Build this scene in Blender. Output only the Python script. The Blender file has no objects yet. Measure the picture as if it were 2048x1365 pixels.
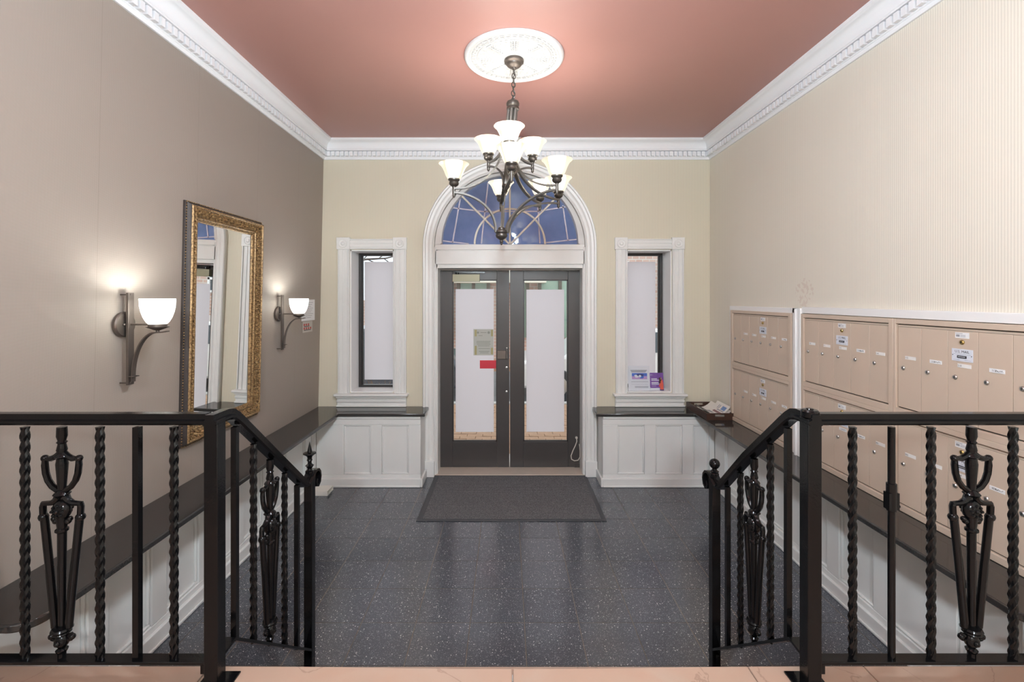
import bpy, math, random
from mathutils import Vector, Matrix
random.seed(7)
PI = math.pi
sc = bpy.context.scene
COL = sc.collection
H = 1.824            # camera height above the tiled floor
F = 924.0            # focal length in pixels of the 2048 wide frame

# ------------------------------------------------------------------ camera
cd = bpy.data.cameras.new('camera'); cam = bpy.data.objects.new('camera', cd); COL.objects.link(cam)
cd.sensor_width = 36.0; cd.lens = F / 2048 * 36.0
cd.shift_x = 0.0049; cd.shift_y = -0.0417; cd.clip_start = 0.05; cd.clip_end = 300
cam.location = (0, 0, H); cam.rotation_euler = (PI / 2, 0, 0)
sc.camera = cam
# ------------------------------------------------------------------ world, light, exposure
w = bpy.data.worlds.new('sky'); sc.world = w; w.use_nodes = True
wn = w.node_tree; wn.nodes.clear()
wo = wn.nodes.new('ShaderNodeOutputWorld'); bg = wn.nodes.new('ShaderNodeBackground')
tc = wn.nodes.new('ShaderNodeTexCoord'); nz = wn.nodes.new('ShaderNodeTexNoise'); rp = wn.nodes.new('ShaderNodeValToRGB')
nz.inputs['Scale'].default_value = 2.2; nz.inputs['Detail'].default_value = 4
rp.color_ramp.elements[0].color = (0.62, 0.78, 1.0, 1); rp.color_ramp.elements[1].color = (1, 1, 1, 1)
rp.color_ramp.elements[0].position = .3; rp.color_ramp.elements[1].position = .55
wn.links.new(tc.outputs['Generated'], nz.inputs['Vector']); wn.links.new(nz.outputs['Fac'], rp.inputs['Fac'])
wn.links.new(rp.outputs['Color'], bg.inputs['Color']); wn.links.new(bg.outputs[0], wo.inputs[0])
bg.inputs['Strength'].default_value = .86
FILL_GLOBE, LAMP_W, SCONCE_W = (80.0, 180.0), 1.45, 3.2
sc.view_settings.view_transform = 'Standard'; sc.view_settings.look = 'None'
sc.view_settings.gamma = 1.0; sc.view_settings.use_curve_mapping = False
sc.view_settings.exposure = 1.1
sc.cycles.use_denoising = True
sc.cycles.max_bounces = 10; sc.cycles.diffuse_bounces = 6; sc.cycles.transparent_max_bounces = 12
sc.cycles.sample_clamp_indirect = 6.0; sc.cycles.caustics_reflective = False; sc.cycles.caustics_refractive = False

# ------------------------------------------------------------------ helpers
def srgb(r, g, b):
    f = lambda c: (c / 255 / 12.92) if c / 255 <= .04045 else ((c / 255 + .055) / 1.055) ** 2.4
    return (f(r), f(g), f(b), 1)

def mat(name, col, rough=.5, metal=0.0, spec=.5, var=0.0, vscale=6.0, bump=0.0, bscale=60.0, coat=0.0):
    m = bpy.data.materials.new(name); m.use_nodes = True
    nt = m.node_tree; b = nt.nodes['Principled BSDF']
    c = col if len(col) == 4 else (*col, 1)
    b.inputs['Base Color'].default_value = c; b.inputs['Roughness'].default_value = rough
    b.inputs['Metallic'].default_value = metal; b.inputs['Specular IOR Level'].default_value = spec
    if coat: b.inputs['Coat Weight'].default_value = coat; b.inputs['Coat Roughness'].default_value = .08
    if var or bump:
        t = nt.nodes.new('ShaderNodeTexCoord')
    if var:
        n = nt.nodes.new('ShaderNodeTexNoise'); n.inputs['Scale'].default_value = vscale; n.inputs['Detail'].default_value = 6
        x = nt.nodes.new('ShaderNodeMix'); x.data_type = 'RGBA'
        x.inputs['A'].default_value = tuple(v * (1 - var) for v in c[:3]) + (1,)
        x.inputs['B'].default_value = tuple(min(1, v * (1 + var)) for v in c[:3]) + (1,)
        nt.links.new(t.outputs['Object'], n.inputs['Vector']); nt.links.new(n.outputs['Fac'], x.inputs['Factor'])
        nt.links.new(x.outputs['Result'], b.inputs['Base Color'])
    if bump:
        n = nt.nodes.new('ShaderNodeTexNoise'); n.inputs['Scale'].default_value = bscale; n.inputs['Detail'].default_value = 3
        u = nt.nodes.new('ShaderNodeBump'); u.inputs['Strength'].default_value = bump; u.inputs['Distance'].default_value = .01
        nt.links.new(t.outputs['Object'], n.inputs['Vector']); nt.links.new(n.outputs['Fac'], u.inputs['Height'])
        nt.links.new(u.outputs['Normal'], b.inputs['Normal'])
    return m

class NT:                                   # small node-writing helper
    def __init__(s, m): s.nt = m.node_tree; s.b = s.nt.nodes['Principled BSDF']
    def n(s, kind, **kw):
        x = s.nt.nodes.new(kind)
        for k, v in kw.items():
            if k in x.inputs: x.inputs[k].default_value = v
            else: setattr(x, k, v)
        return x
    def l(s, a, b): s.nt.links.new(a, b)
    def math(s, op, a, b=None):
        x = s.nt.nodes.new('ShaderNodeMath'); x.operation = op
        for i, v in enumerate((a, b)):
            if v is None: continue
            if isinstance(v, (int, float)): x.inputs[i].default_value = v
            else: s.l(v, x.inputs[i])
        return x.outputs[0]
    def mix(s, f, a, b):
        x = s.nt.nodes.new('ShaderNodeMix'); x.data_type = 'RGBA'
        for k, v in (('Factor', f), ('A', a), ('B', b)):
            if isinstance(v, (tuple, int, float)): x.inputs[k].default_value = v
            else: s.l(v, x.inputs[k])
        return x.outputs['Result']
    def bump(s, h, strength, dist=.002):
        u = s.nt.nodes.new('ShaderNodeBump'); u.inputs['Strength'].default_value = strength; u.inputs['Distance'].default_value = dist
        s.l(h, u.inputs['Height']); s.l(u.outputs['Normal'], s.b.inputs['Normal'])

def rootloc(p):
    v = Vector((0, 0, 0))
    while p is not None: v += p.location; p = p.parent
    return v

def film(x0, x1, y, z0, z1, parent):
    MB().add([(x0, y, z0), (x1, y, z0), (x1, y, z1), (x0, y, z1)], [(0, 1, 2, 3)]).build('frosted_film', film_m, parent)

class MB:
    def __init__(s): s.v = []; s.f = []; s.m = []
    def add(s, vs, fs, mi=0):
        o = len(s.v); s.v += [tuple(v) for v in vs]; s.f += [tuple(i + o for i in f) for f in fs]; s.m += [mi] * len(fs); return s
    def box(s, x0, x1, y0, y1, z0, z1, mi=0):
        vs = [(x, y, z) for z in (z0, z1) for y in (y0, y1) for x in (x0, x1)]
        return s.add(vs, [(0, 2, 3, 1), (4, 5, 7, 6), (0, 1, 5, 4), (2, 6, 7, 3), (0, 4, 6, 2), (1, 3, 7, 5)], mi)
    def obox(s, c, ax, ay, az, hx, hy, hz, mi=0):       # oriented box
        c = Vector(c); ax, ay, az = (Vector(a).normalized() for a in (ax, ay, az))
        vs = [c + ax * (hx * i) + ay * (hy * j) + az * (hz * k) for k in (-1, 1) for j in (-1, 1) for i in (-1, 1)]
        return s.add(vs, [(0, 2, 3, 1), (4, 5, 7, 6), (0, 1, 5, 4), (2, 6, 7, 3), (0, 4, 6, 2), (1, 3, 7, 5)], mi)
    def lathe(s, prof, c, n=24, axis='z', mi=0, closed=True):
        vs = []; fs = []
        for r, h in prof:
            for k in range(n):
                a = 2 * PI * k / n; p = (r * math.cos(a), r * math.sin(a), h)
                if axis == 'y': p = (p[0], p[2], p[1])
                if axis == 'x': p = (p[2], p[0], p[1])
                vs.append((c[0] + p[0], c[1] + p[1], c[2] + p[2]))
        for i in range(len(prof) - 1):
            for k in range(n):
                q = (k + 1) % n; fs.append((i * n + k, i * n + q, (i + 1) * n + q, (i + 1) * n + k))
        if closed:
            fs.append(tuple(range(n))[::-1]); fs.append(tuple((len(prof) - 1) * n + k for k in range(n)))
        return s.add(vs, fs, mi)
    def sphere(s, c, rx, ry=None, rz=None, n=10, mi=0):
        ry = ry or rx; rz = rz or rx; k = max(4, n // 2 + 1)
        vs = []; fs = []
        for i in range(1, k):
            t = PI * i / k
            for j in range(n):
                a = 2 * PI * j / n; vs.append((c[0] + rx * math.sin(t) * math.cos(a), c[1] + ry * math.sin(t) * math.sin(a), c[2] + rz * math.cos(t)))
        vs += [(c[0], c[1], c[2] + rz), (c[0], c[1], c[2] - rz)]; T = len(vs) - 2
        for i in range(k - 2):
            for j in range(n):
                q = (j + 1) % n; fs.append((i * n + j, (i + 1) * n + j, (i + 1) * n + q, i * n + q))
        for j in range(n):
            q = (j + 1) % n; fs.append((T, j, q)); fs.append((T + 1, (k - 2) * n + q, (k - 2) * n + j))
        return s.add(vs, fs, mi)
    def sweep(s, pts, prof, side=None, closed=False, mi=0, twist=0.0, scale=None, flip=False):
        """prof: (u, v) closed polygon; u along 'side', v along the cross of side and tangent."""
        pts = [Vector(p) for p in pts]; n = len(pts); m = len(prof); vs = []
        last = None
        for i, p in enumerate(pts):
            a = pts[i - 1] if (i or closed) else p; b = pts[(i + 1) % n] if (i < n - 1 or closed) else p
            t1 = (p - a); t2 = (b - p)
            t = (t1.normalized() if t1.length else Vector()) + (t2.normalized() if t2.length else Vector())
            t = t.normalized() if t.length > 1e-9 else Vector((0, 0, 1))
            if side is not None: u = Vector(side)
            elif last is not None: u = last
            else: u = Vector((1, 0, 0)) if abs(t.x) < .9 else Vector((0, 1, 0))
            u = (u - t * u.dot(t)).normalized(); last = u; v = t.cross(u)
            k = 1.0
            if t1.length and t2.length:
                c = t1.normalized().dot(t); k = 1 / max(.35, c)
            sl = scale[i] if scale else 1.0; an = twist * i
            ca, sa = math.cos(an), math.sin(an)
            for (pu, pv) in prof:
                x, y = (pu * ca - pv * sa) * sl, (pu * sa + pv * ca) * sl
                vs.append(p + u * x + v * (y * (k if side is not None else 1)))
        fs = []
        for i in range(n if closed else n - 1):
            j = (i + 1) % n
            for k in range(m):
                q = (k + 1) % m; fs.append((i * m + k, i * m + q, j * m + q, j * m + k))
        if not closed:
            fs.append(tuple(range(m))[::-1]); fs.append(tuple((n - 1) * m + k for k in range(m)))
        return s.add(vs, fs, mi)
    def tube(s, pts, r, n=8, closed=False, mi=0, scale=None):
        return s.sweep(pts, [(r * math.cos(2 * PI * k / n), r * math.sin(2 * PI * k / n)) for k in range(n)], None, closed, mi, 0, scale)
    def prism(s, poly, a, b, plane='xy', mi=0):
        def P(u, v, h): return {'xy': (u, v, h), 'xz': (u, h, v), 'yz': (h, u, v)}[plane]
        n = len(poly); vs = [P(u, v, a) for u, v in poly] + [P(u, v, b) for u, v in poly]
        fs = [tuple(range(n)), tuple(range(2 * n - 1, n - 1, -1))] + [(i, n + i, n + (i + 1) % n, (i + 1) % n) for i in range(n)]
        return s.add(vs, fs, mi)
    def grid(s, fn, nu, nv, mi=0):
        vs = [fn(i / nu, j / nv) for j in range(nv + 1) for i in range(nu + 1)]
        fs = [(j * (nu + 1) + i, j * (nu + 1) + i + 1, (j + 1) * (nu + 1) + i + 1, (j + 1) * (nu + 1) + i) for j in range(nv) for i in range(nu)]
        return s.add(vs, fs, mi)
    def mesh(s, name, mats, off=(0, 0, 0), smooth=True):
        me = bpy.data.meshes.new(name)
        me.from_pydata([(v[0] - off[0], v[1] - off[1], v[2] - off[2]) for v in s.v], [], s.f)
        for x in (mats if isinstance(mats, (list, tuple)) else [mats]): me.materials.append(x)
        me.polygons.foreach_set('material_index', s.m); me.validate(); me.update()
        import bmesh
        bm = bmesh.new(); bm.from_mesh(me); bmesh.ops.recalc_face_normals(bm, faces=bm.faces); bm.to_mesh(me); bm.free()
        if smooth:
            me.polygons.foreach_set('use_smooth', [True] * len(me.polygons)); me.set_sharp_from_angle(angle=math.radians(38))
        return me
    def build(s, name, mats, parent=None, bevel=0, local=False, smooth=True, loc=None):
        off = (0, 0, 0) if local else rootloc(parent)
        if loc is not None: off = Vector(loc)
        o = bpy.data.objects.new(name, s.mesh(name, mats, off, smooth)); COL.objects.link(o)
        if parent is not None: o.parent = parent
        if loc is not None: o.location = Vector(loc) - rootloc(parent) if parent is not None else Vector(loc)
        if bevel:
            b = o.modifiers.new('bevel', 'BEVEL'); b.width = bevel; b.segments = 2; b.limit_method = 'ANGLE'; b.angle_limit = math.radians(40)
        return o

def box(x0, x1, y0, y1, z0, z1): return MB().box(x0, x1, y0, y1, z0, z1)
def tag(o, label=None, cat=None, group=None, kind=None):
    for k, v in (('label', label), ('category', cat), ('group', group), ('kind', kind)):
        if v: o[k] = v
    return o
def thing(name, label, cat, loc, group=None):
    o = bpy.data.objects.new(name, None); o.empty_display_size = .1; COL.objects.link(o); o.location = loc
    return tag(o, label, cat, group)
def struct(name, loc=(0, 0, 0), label=None):
    o = bpy.data.objects.new(name, None); o.empty_display_size = .1; COL.objects.link(o); o.location = loc
    return tag(o, label, kind='structure')
def copy_tree(o, parent=None):
    c = o.copy(); COL.objects.link(c); c.parent = parent
    for ch in list(o.children): copy_tree(ch, c)
    return c
def text_geo(mb, s, size, org, ux, uz, mi=0, align='CENTER', lift=.0004):
    cu = bpy.data.curves.new('t', 'FONT'); cu.body = s; cu.size = size; cu.align_x = align; cu.align_y = 'CENTER'; cu.resolution_u = 2
    ob = bpy.data.objects.new('t', cu); COL.objects.link(ob)
    me = bpy.data.meshes.new_from_object(ob)
    ux = Vector(ux); uz = Vector(uz); nn = ux.cross(uz) * -1
    mb.add([Vector(org) + ux * v.co.x + uz * v.co.y - nn * lift for v in me.vertices], [tuple(p.vertices) for p in me.polygons], mi)
    bpy.data.objects.remove(ob); bpy.data.curves.remove(cu); bpy.data.meshes.remove(me)
def Z(r): return H + r

# ------------------------------------------------------------------ materials
white = mat('white_paint', (.80, .81, .81), .42, var=.03, vscale=5)
white_trim = mat('white_trim_paint', (.76, .77, .755), .38, var=.04, vscale=9)
wains = mat('wainscot_paint', (.74, .75, .735), .42, var=.04, vscale=4)
cornice_m = mat('cornice_paint', (.82, .835, .86), .45)
black = mat('black_enamel', (.004, .004, .0045), .13, spec=.26, bump=.04, bscale=170)
granite = mat('black_polished_stone', (.030, .029, .028), .09, spec=.7, var=.3, vscale=160)
bronze = mat('dark_bronze', (.105, .095, .085), .38, metal=.75)
bronze2 = mat('brushed_bronze', (.135, .112, .098), .42, metal=.7)
pewter = mat('pewter_grey', (.17, .165, .155), .42, metal=.7)
steel = mat('steel', (.62, .62, .61), .28, metal=1)
brass = mat('brass', (.55, .42, .16), .3, metal=1)
dark = mat('black_gap', (.01, .01, .01), .7)
doorpaint = mat('charcoal_door_paint', (.058, .053, .052), .36, var=.12, vscale=7)
ink = mat('black_ink', (.03, .03, .035), .8)
grey_ink = mat('grey_ink', (.30, .31, .34), .8)
paper = mat('white_paper', (.80, .81, .82), .7)
tan = mat('tan_enamel', (.575, .47, .375), .42, var=.025, vscale=7)
tan_lab = mat('label_strip', (.80, .79, .77), .6)
plate_m = mat('mail_plate', (.68, .72, .80), .45)
black_frame = mat('bronze_window_frame', (.035, .033, .033), .38)

ceil_m = mat('terracotta_ceiling_paint', (.445, .235, .206), .40, var=.03, vscale=2.0)

def wallpaper(name, col, period, weave=False, seam=None):
    m = mat(name, col, .5, spec=.35); h = NT(m)
    t = h.n('ShaderNodeTexCoord'); sp = h.n('ShaderNodeSeparateXYZ'); h.l(t.outputs['Object'], sp.inputs[0])
    x, y, z = sp.outputs
    if weave:
        a = h.math('SINE', h.math('MULTIPLY', h.math('ADD', y, z), 2 * PI / period))
        b = h.math('SINE', h.math('MULTIPLY', h.math('SUBTRACT', y, z), 2 * PI / period))
        pat = h.math('MULTIPLY_ADD', h.math('MULTIPLY', a, b), .5); h.nt.nodes[-1].inputs[2].default_value = .5
    else:
        a = h.math('SINE', h.math('MULTIPLY', h.math('ADD', x, y), 2 * PI / period))
        pat = h.math('MULTIPLY_ADD', a, .5); h.nt.nodes[-1].inputs[2].default_value = .5
    n = h.n('ShaderNodeTexNoise', Scale=2.2, Detail=5.0); h.l(t.outputs['Object'], n.inputs['Vector'])
    k = .10 if not weave else .22
    lo = tuple(v * (1 - k) for v in col) + (1,); hi = tuple(min(1, v * (1 + k * .6)) for v in col) + (1,)
    c1 = h.mix(pat, lo, hi)
    c2 = h.mix(h.math('MULTIPLY', n.outputs['Fac'], .16), c1, (col[0] * .82, col[1] * .74, col[2] * .60, 1))
    if seam is not None:      # faint wallpaper seam
        d = h.math('LESS_THAN', h.math('ABSOLUTE', h.math('SUBTRACT', h.math('PINGPONG', h.math('ADD', y, seam), .34), .0)), .0012)
        c2 = h.mix(h.math('MULTIPLY', d, .25), c2, (.12, .09, .07, 1))
    h.l(c2, h.b.inputs['Base Color']); h.bump(pat, .25, .0015)
    return m
paper_left = wallpaper('taupe_woven_wallpaper', (.345, .303, .268), .0105, True, -2.155)
paper_back = wallpaper('cream_ribbed_wallpaper', (.68, .645, .525), .0125)
paper_right = wallpaper('pale_cream_ribbed_wallpaper', (.755, .725, .64), .0125)
# rubbed patch on the right wall above the mailboxes
hh = NT(paper_right); bc = hh.b.inputs['Base Color'].links[0].from_socket
t = hh.n('ShaderNodeTexCoord'); vm = hh.n('ShaderNodeVectorMath', operation='DISTANCE'); hh.l(t.outputs['Object'], vm.inputs[0]); vm.inputs[1].default_value = (2.085, 3.24, 1.865)
n = hh.n('ShaderNodeTexNoise', Scale=38.0, Detail=4.0); hh.l(t.outputs['Object'], n.inputs['Vector'])
r = hh.math('MULTIPLY', hh.math('LESS_THAN', vm.outputs['Value'], .10), hh.math('GREATER_THAN', n.outputs['Fac'], .53))
hh.l(hh.mix(hh.math('MULTIPLY', r, .35), bc, (.55, .42, .36, 1)), hh.b.inputs['Base Color'])

def terrazzo():
    m = mat('speckled_charcoal_tile', (.04, .044, .05), .33, spec=1.0); h = NT(m)
    t = h.n('ShaderNodeTexCoord'); g = h.n('ShaderNodeNewGeometry')
    cur = None; oi = h.n('ShaderNodeObjectInfo')
    base = h.mix(oi.outputs['Random'], (.052, .060, .075, 1), (.070, .080, .097, 1))
    for scale, thr, size, colr in ((70, .72, .20, (.62, .63, .64, 1)), (150, .62, .24, (.42, .44, .46, 1)), (260, .5, .3, (.22, .23, .25, 1))):
        v = h.n('ShaderNodeTexVoronoi', Scale=float(scale)); h.l(g.outputs['Position'], v.inputs['Vector'])
        sc_ = h.n('ShaderNodeSeparateColor'); h.l(v.outputs['Color'], sc_.inputs[0])
        k = h.math('MULTIPLY', h.math('LESS_THAN', v.outputs['Distance'], size), h.math('GREATER_THAN', sc_.outputs[0], thr))
        base = h.mix(k, base, colr)
    h.l(base, h.b.inputs['Base Color'])
    n = h.n('ShaderNodeTexNoise', Scale=5.0, Detail=4.0); h.l(g.outputs['Position'], n.inputs['Vector'])
    h.l(h.math('MULTIPLY_ADD', n.outputs['Fac'], .14), h.b.inputs['Roughness']); h.nt.nodes[-1].inputs[2].default_value = .13
    return m
tile_m = terrazzo()
grout = mat('taupe_grout', (.17, .15, .125), .9, spec=.2)
def marble():
    m = mat('peach_marble', (.42, .28, .21), .32, spec=.45); h = NT(m)
    g = h.n('ShaderNodeNewGeometry'); n = h.n('ShaderNodeTexNoise', Scale=3.5, Detail=8.0, Distortion=1.4); h.l(g.outputs['Position'], n.inputs['Vector'])
    c = h.mix(n.outputs['Fac'], (.44, .28, .20, 1), (.46, .37, .30, 1))
    n2 = h.n('ShaderNodeTexNoise', Scale=1.7, Detail=7.0, Distortion=.8); h.l(g.outputs['Position'], n2.inputs['Vector'])
    v = h.math('LESS_THAN', h.math('ABSOLUTE', h.math('SUBTRACT', n2.outputs['Fac'], .5)), .004)
    h.l(h.mix(h.math('MULTIPLY', v, .45), c, (.25, .16, .12, 1)), h.b.inputs['Base Color']); return m
marble_m = marble()
def matcarpet():
    m = mat('ribbed_entrance_carpet', (.05, .05, .052), .95, spec=.1); h = NT(m)
    g = h.n('ShaderNodeNewGeometry'); n = h.n('ShaderNodeTexNoise', Scale=260.0, Detail=2.0); h.l(g.outputs['Position'], n.inputs['Vector'])
    sp = h.n('ShaderNodeSeparateXYZ'); h.l(g.outputs['Position'], sp.inputs[0])
    s = h.math('SINE', h.math('MULTIPLY', sp.outputs[1], 2 * PI / .014))
    rr = h.n('ShaderNodeValToRGB'); rr.color_ramp.elements[0].position = .38; rr.color_ramp.elements[1].position = .72
    rr.color_ramp.elements[0].color = (.10, .104, .112, 1); rr.color_ramp.elements[1].color = (.52, .53, .55, 1)
    h.l(n.outputs['Fac'], rr.inputs['Fac']); h.l(h.mix(h.math('MULTIPLY_ADD', s, .18), rr.outputs['Color'], (.02, .02, .02, 1)), h.b.inputs['Base Color'])
    h.bump(h.math('ADD', s, n.outputs['Fac']), .5, .003); return m
carpet_m = matcarpet()
rubber = mat('black_rubber', (.045, .048, .055), .45)
wood_m = mat('dark_walnut', (.050, .022, .014), .4, var=.35, vscale=18)
def glass(name, tint=(1, 1, 1, 1), refl=1.0):
    m = bpy.data.materials.new(name); m.use_nodes = True; nt = m.node_tree; nt.nodes.clear()
    o = nt.nodes.new('ShaderNodeOutputMaterial'); a = nt.nodes.new('ShaderNodeBsdfTransparent'); b = nt.nodes.new('ShaderNodeBsdfGlossy')
    f = nt.nodes.new('ShaderNodeFresnel'); x = nt.nodes.new('ShaderNodeMixShader'); gm = nt.nodes.new('ShaderNodeNewGeometry'); mm = nt.nodes.new('ShaderNodeMath'); mm.operation = 'MULTIPLY_ADD'
    mm.inputs[1].default_value = 1 / 1.45 - 1.45; mm.inputs[2].default_value = 1.45      # same reflectance from both faces
    nt.links.new(gm.outputs['Backfacing'], mm.inputs[0]); nt.links.new(mm.outputs[0], f.inputs['IOR'])
    a.inputs['Color'].default_value = tint; b.inputs['Roughness'].default_value = .02
    nt.links.new(f.outputs[0], x.inputs[0]); nt.links.new(a.outputs[0], x.inputs[1]); nt.links.new(b.outputs[0], x.inputs[2]); nt.links.new(x.outputs[0], o.inputs[0])
    return m
glass_m = glass('clear_glass', (.96, .98, .97, 1))
def translucent(name, col, tr, rough=.4, refl=.08, noise=None):
    m = bpy.data.materials.new(name); m.use_nodes = True; nt = m.node_tree; nt.nodes.clear()
    o = nt.nodes.new('ShaderNodeOutputMaterial'); a = nt.nodes.new('ShaderNodeBsdfTranslucent'); d = nt.nodes.new('ShaderNodeBsdfDiffuse')
    g = nt.nodes.new('ShaderNodeBsdfGlossy'); f = nt.nodes.new('ShaderNodeFresnel'); f.inputs['IOR'].default_value = 1.45
    x = nt.nodes.new('ShaderNodeMixShader'); y = nt.nodes.new('ShaderNodeMixShader')
    a.inputs['Color'].default_value = col; d.inputs['Color'].default_value = col; g.inputs['Roughness'].default_value = rough
    x.inputs[0].default_value = tr
    if noise:
        t = nt.nodes.new('ShaderNodeTexCoord'); n = nt.nodes.new('ShaderNodeTexNoise'); n.inputs['Scale'].default_value = noise[0]; n.inputs['Detail'].default_value = 7
        c = nt.nodes.new('ShaderNodeMix'); c.data_type = 'RGBA'; c.inputs['A'].default_value = col; c.inputs['B'].default_value = noise[1]
        nt.links.new(t.outputs['Object'], n.inputs['Vector']); nt.links.new(n.outputs['Fac'], c.inputs['Factor'])
        nt.links.new(c.outputs['Result'], a.inputs['Color']); nt.links.new(c.outputs['Result'], d.inputs['Color'])
    nt.links.new(d.outputs[0], x.inputs[1]); nt.links.new(a.outputs[0], x.inputs[2])
    nt.links.new(f.outputs[0], y.inputs[0]); nt.links.new(x.outputs[0], y.inputs[1]); nt.links.new(g.outputs[0], y.inputs[2]); nt.links.new(y.outputs[0], o.inputs[0])
    return m
film_m = translucent('frosted_privacy_film', (.89, .88, .96, 1), .86, .5)
blue_m = translucent('blue_tinted_glass', (.32, .47, .80, 1), .75, .03, noise=(14, (.46, .60, .92, 1)))
shade_m = translucent('alabaster_glass', (.95, .88, .74, 1), .66, .3)
_nt = shade_m.node_tree; _o = [n for n in _nt.nodes if n.type == 'OUTPUT_MATERIAL'][0]; _src = _o.inputs[0].links[0].from_socket     # the lit glass glows right to its rim
_e = _nt.nodes.new('ShaderNodeEmission'); _e.inputs[0].default_value = (1, .86, .62, 1); _e.inputs[1].default_value = .42
_a = _nt.nodes.new('ShaderNodeAddShader'); _nt.links.new(_src, _a.inputs[0]); _nt.links.new(_e.outputs[0], _a.inputs[1]); _nt.links.new(_a.outputs[0], _o.inputs[0])
bowl_m = translucent('opal_glass', (.93, .93, .90, 1), .42, .2)
lead_m = mat('lavender_lead_strip', (.52, .50, .60), .4)
muntin_m = mat('cream_muntin_paint', (.70, .67, .58), .4)
mirror_m = mat('mirror_silver', (.93, .94, .93), .0, metal=1)
def gold():
    m = mat('carved_gilt', (.46, .27, .09), .40, metal=.45); h = NT(m)
    t = h.n('ShaderNodeTexCoord'); n = h.n('ShaderNodeTexNoise', Scale=85.0, Detail=4.0); h.l(t.outputs['Object'], n.inputs['Vector'])
    rr = h.n('ShaderNodeValToRGB'); e = rr.color_ramp.elements; e[0].position = .34; e[1].position = .62
    e[0].color = (.095, .05, .022, 1); e[1].color = (.42, .275, .125, 1)
    h.l(n.outputs['Fac'], rr.inputs['Fac']); h.l(rr.outputs['Color'], h.b.inputs['Base Color']); h.bump(n.outputs['Fac'], .5, .004); return m
gold_m = gold()
gold_dark = mat('aged_dark_gilt', (.035, .028, .026), .5, metal=.2, var=.4, vscale=30)
pavebrick = mat('orange_paving_brick', (.42, .26, .17), .85, var=.25, vscale=9)
asphalt = mat('street_asphalt', (.20, .20, .205), .9, var=.15, vscale=3)
def wallbrick(name, c1, c2):
    m = mat(name, c1, .85); h = NT(m); t = h.n('ShaderNodeTexCoord'); mp = h.n('ShaderNodeMapping'); mp.inputs['Rotation'].default_value = (PI / 2, 0, 0)
    b = h.n('ShaderNodeTexBrick', Scale=2.4); b.inputs['Color1'].default_value = (*c1, 1); b.inputs['Color2'].default_value = (*c2, 1); b.inputs['Mortar'].default_value = (.62, .58, .54, 1)
    b.inputs['Mortar Size'].default_value = .03
    h.l(t.outputs['Object'], mp.inputs[0]); h.l(mp.outputs[0], b.inputs['Vector']); h.l(b.outputs['Color'], h.b.inputs['Base Color']); return m
facade_m = wallbrick('street_red_brick', (.52, .33, .27), (.60, .42, .35))

# ------------------------------------------------------------------ room shell
YB = 4.75            # inner face of the entrance wall
XR = 2.085
def xl(z): return -1.955 + .0215 * z
o = MB().prism([(xl(0), -.0), (xl(3.46), 3.46), (-2.25, 3.46), (-2.25, 0)], -3.6, YB, 'xz').build('wall_left', paper_left, smooth=False); tag(o, 'taupe woven wallpaper wall on the left', kind='structure')
o = box(XR, 2.35, -3.6, YB, 0, 3.46).build('wall_right', paper_right, smooth=False); tag(o, 'cream ribbed wallpaper wall above the mailboxes', kind='structure')
o = box(-2.25, 2.35, -3.75, -3.6, 0, 3.46).build('wall_front', paper_right, smooth=False); tag(o, kind='structure')
o = box(-2.25, 2.35, -3.75, 5.12, 3.438, 3.6).build('ceiling', ceil_m, smooth=False); tag(o, 'terracotta painted ceiling', kind='structure')
# entrance wall with an arched door opening and two window openings
AC, AZ, AR = .0285, Z(.53), .775
wall = box(-2.25, 2.35, YB, 5.12, 0, 3.46).build('wall_back', paper_back, smooth=False)
arch = [(AC - AR, -.2), (AC + AR, -.2)] + [(AC + AR * math.cos(a), AZ + AR * math.sin(a)) for a in [PI * k / 48 for k in range(49)]]
WIN = [(-1.612, -1.162), (1.2286, 1.691)]
WZ0, WZ1 = Z(-.962), Z(.4987)
cuts = [MB().prism(arch, 4.6, 5.3, 'xz').build('c', white)] + [box(a, b, 4.6, 5.3, WZ0, WZ1).build('c', white) for a, b in WIN]
for c in cuts:
    md = wall.modifiers.new('cut', 'BOOLEAN'); md.object = c; md.operation = 'DIFFERENCE'; md.solver = 'EXACT'
dg = bpy.context.evaluated_depsgraph_get(); nm = bpy.data.meshes.new_from_object(wall.evaluated_get(dg))
wall.modifiers.clear(); wall.data = nm; nm.materials.clear(); nm.materials.append(paper_back)
nm.polygons.foreach_set('material_index', [0] * len(nm.polygons))
for c in cuts: bpy.data.objects.remove(c)
tag(wall, 'cream ribbed wallpaper wall with the arched entrance and two windows', kind='structure')

# tiled floor: every tile its own piece
fl = struct('floor', (0, 0, 0), 'charcoal speckled tile floor with thin grout lines')
box(-1.95, 2.085, 1.5, 4.98, -.08, -.0016).build('grout_bed', grout, fl)
tmesh = {}
for i in range(-7, 7):
    for j in range(0, 9):
        x0 = .098 + .305 * i; x1 = x0 + .305; y0 = 2.292 - .305 + .305 * j; y1 = y0 + .305
        x0 = max(x0, -1.845); x1 = min(x1, 2.02); y1 = min(y1, 4.74)
        if x1 - x0 < .02 or y1 - y0 < .02: continue
        g = .0026; w_, d_ = round(x1 - x0 - 2 * g, 4), round(y1 - y0 - 2 * g, 4)
        if (w_, d_) not in tmesh:
            hw, hd = w_ / 2, d_ / 2
            tmesh[(w_, d_)] = box(-hw, hw, -hd, hd, -.012, 0).mesh('floor_tile', tile_m, smooth=False)
        o = bpy.data.objects.new('floor_tile', tmesh[(w_, d_)]); COL.objects.link(o); o.parent = fl
        o.location = ((x0 + x1) / 2, (y0 + y1) / 2, 0)

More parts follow.
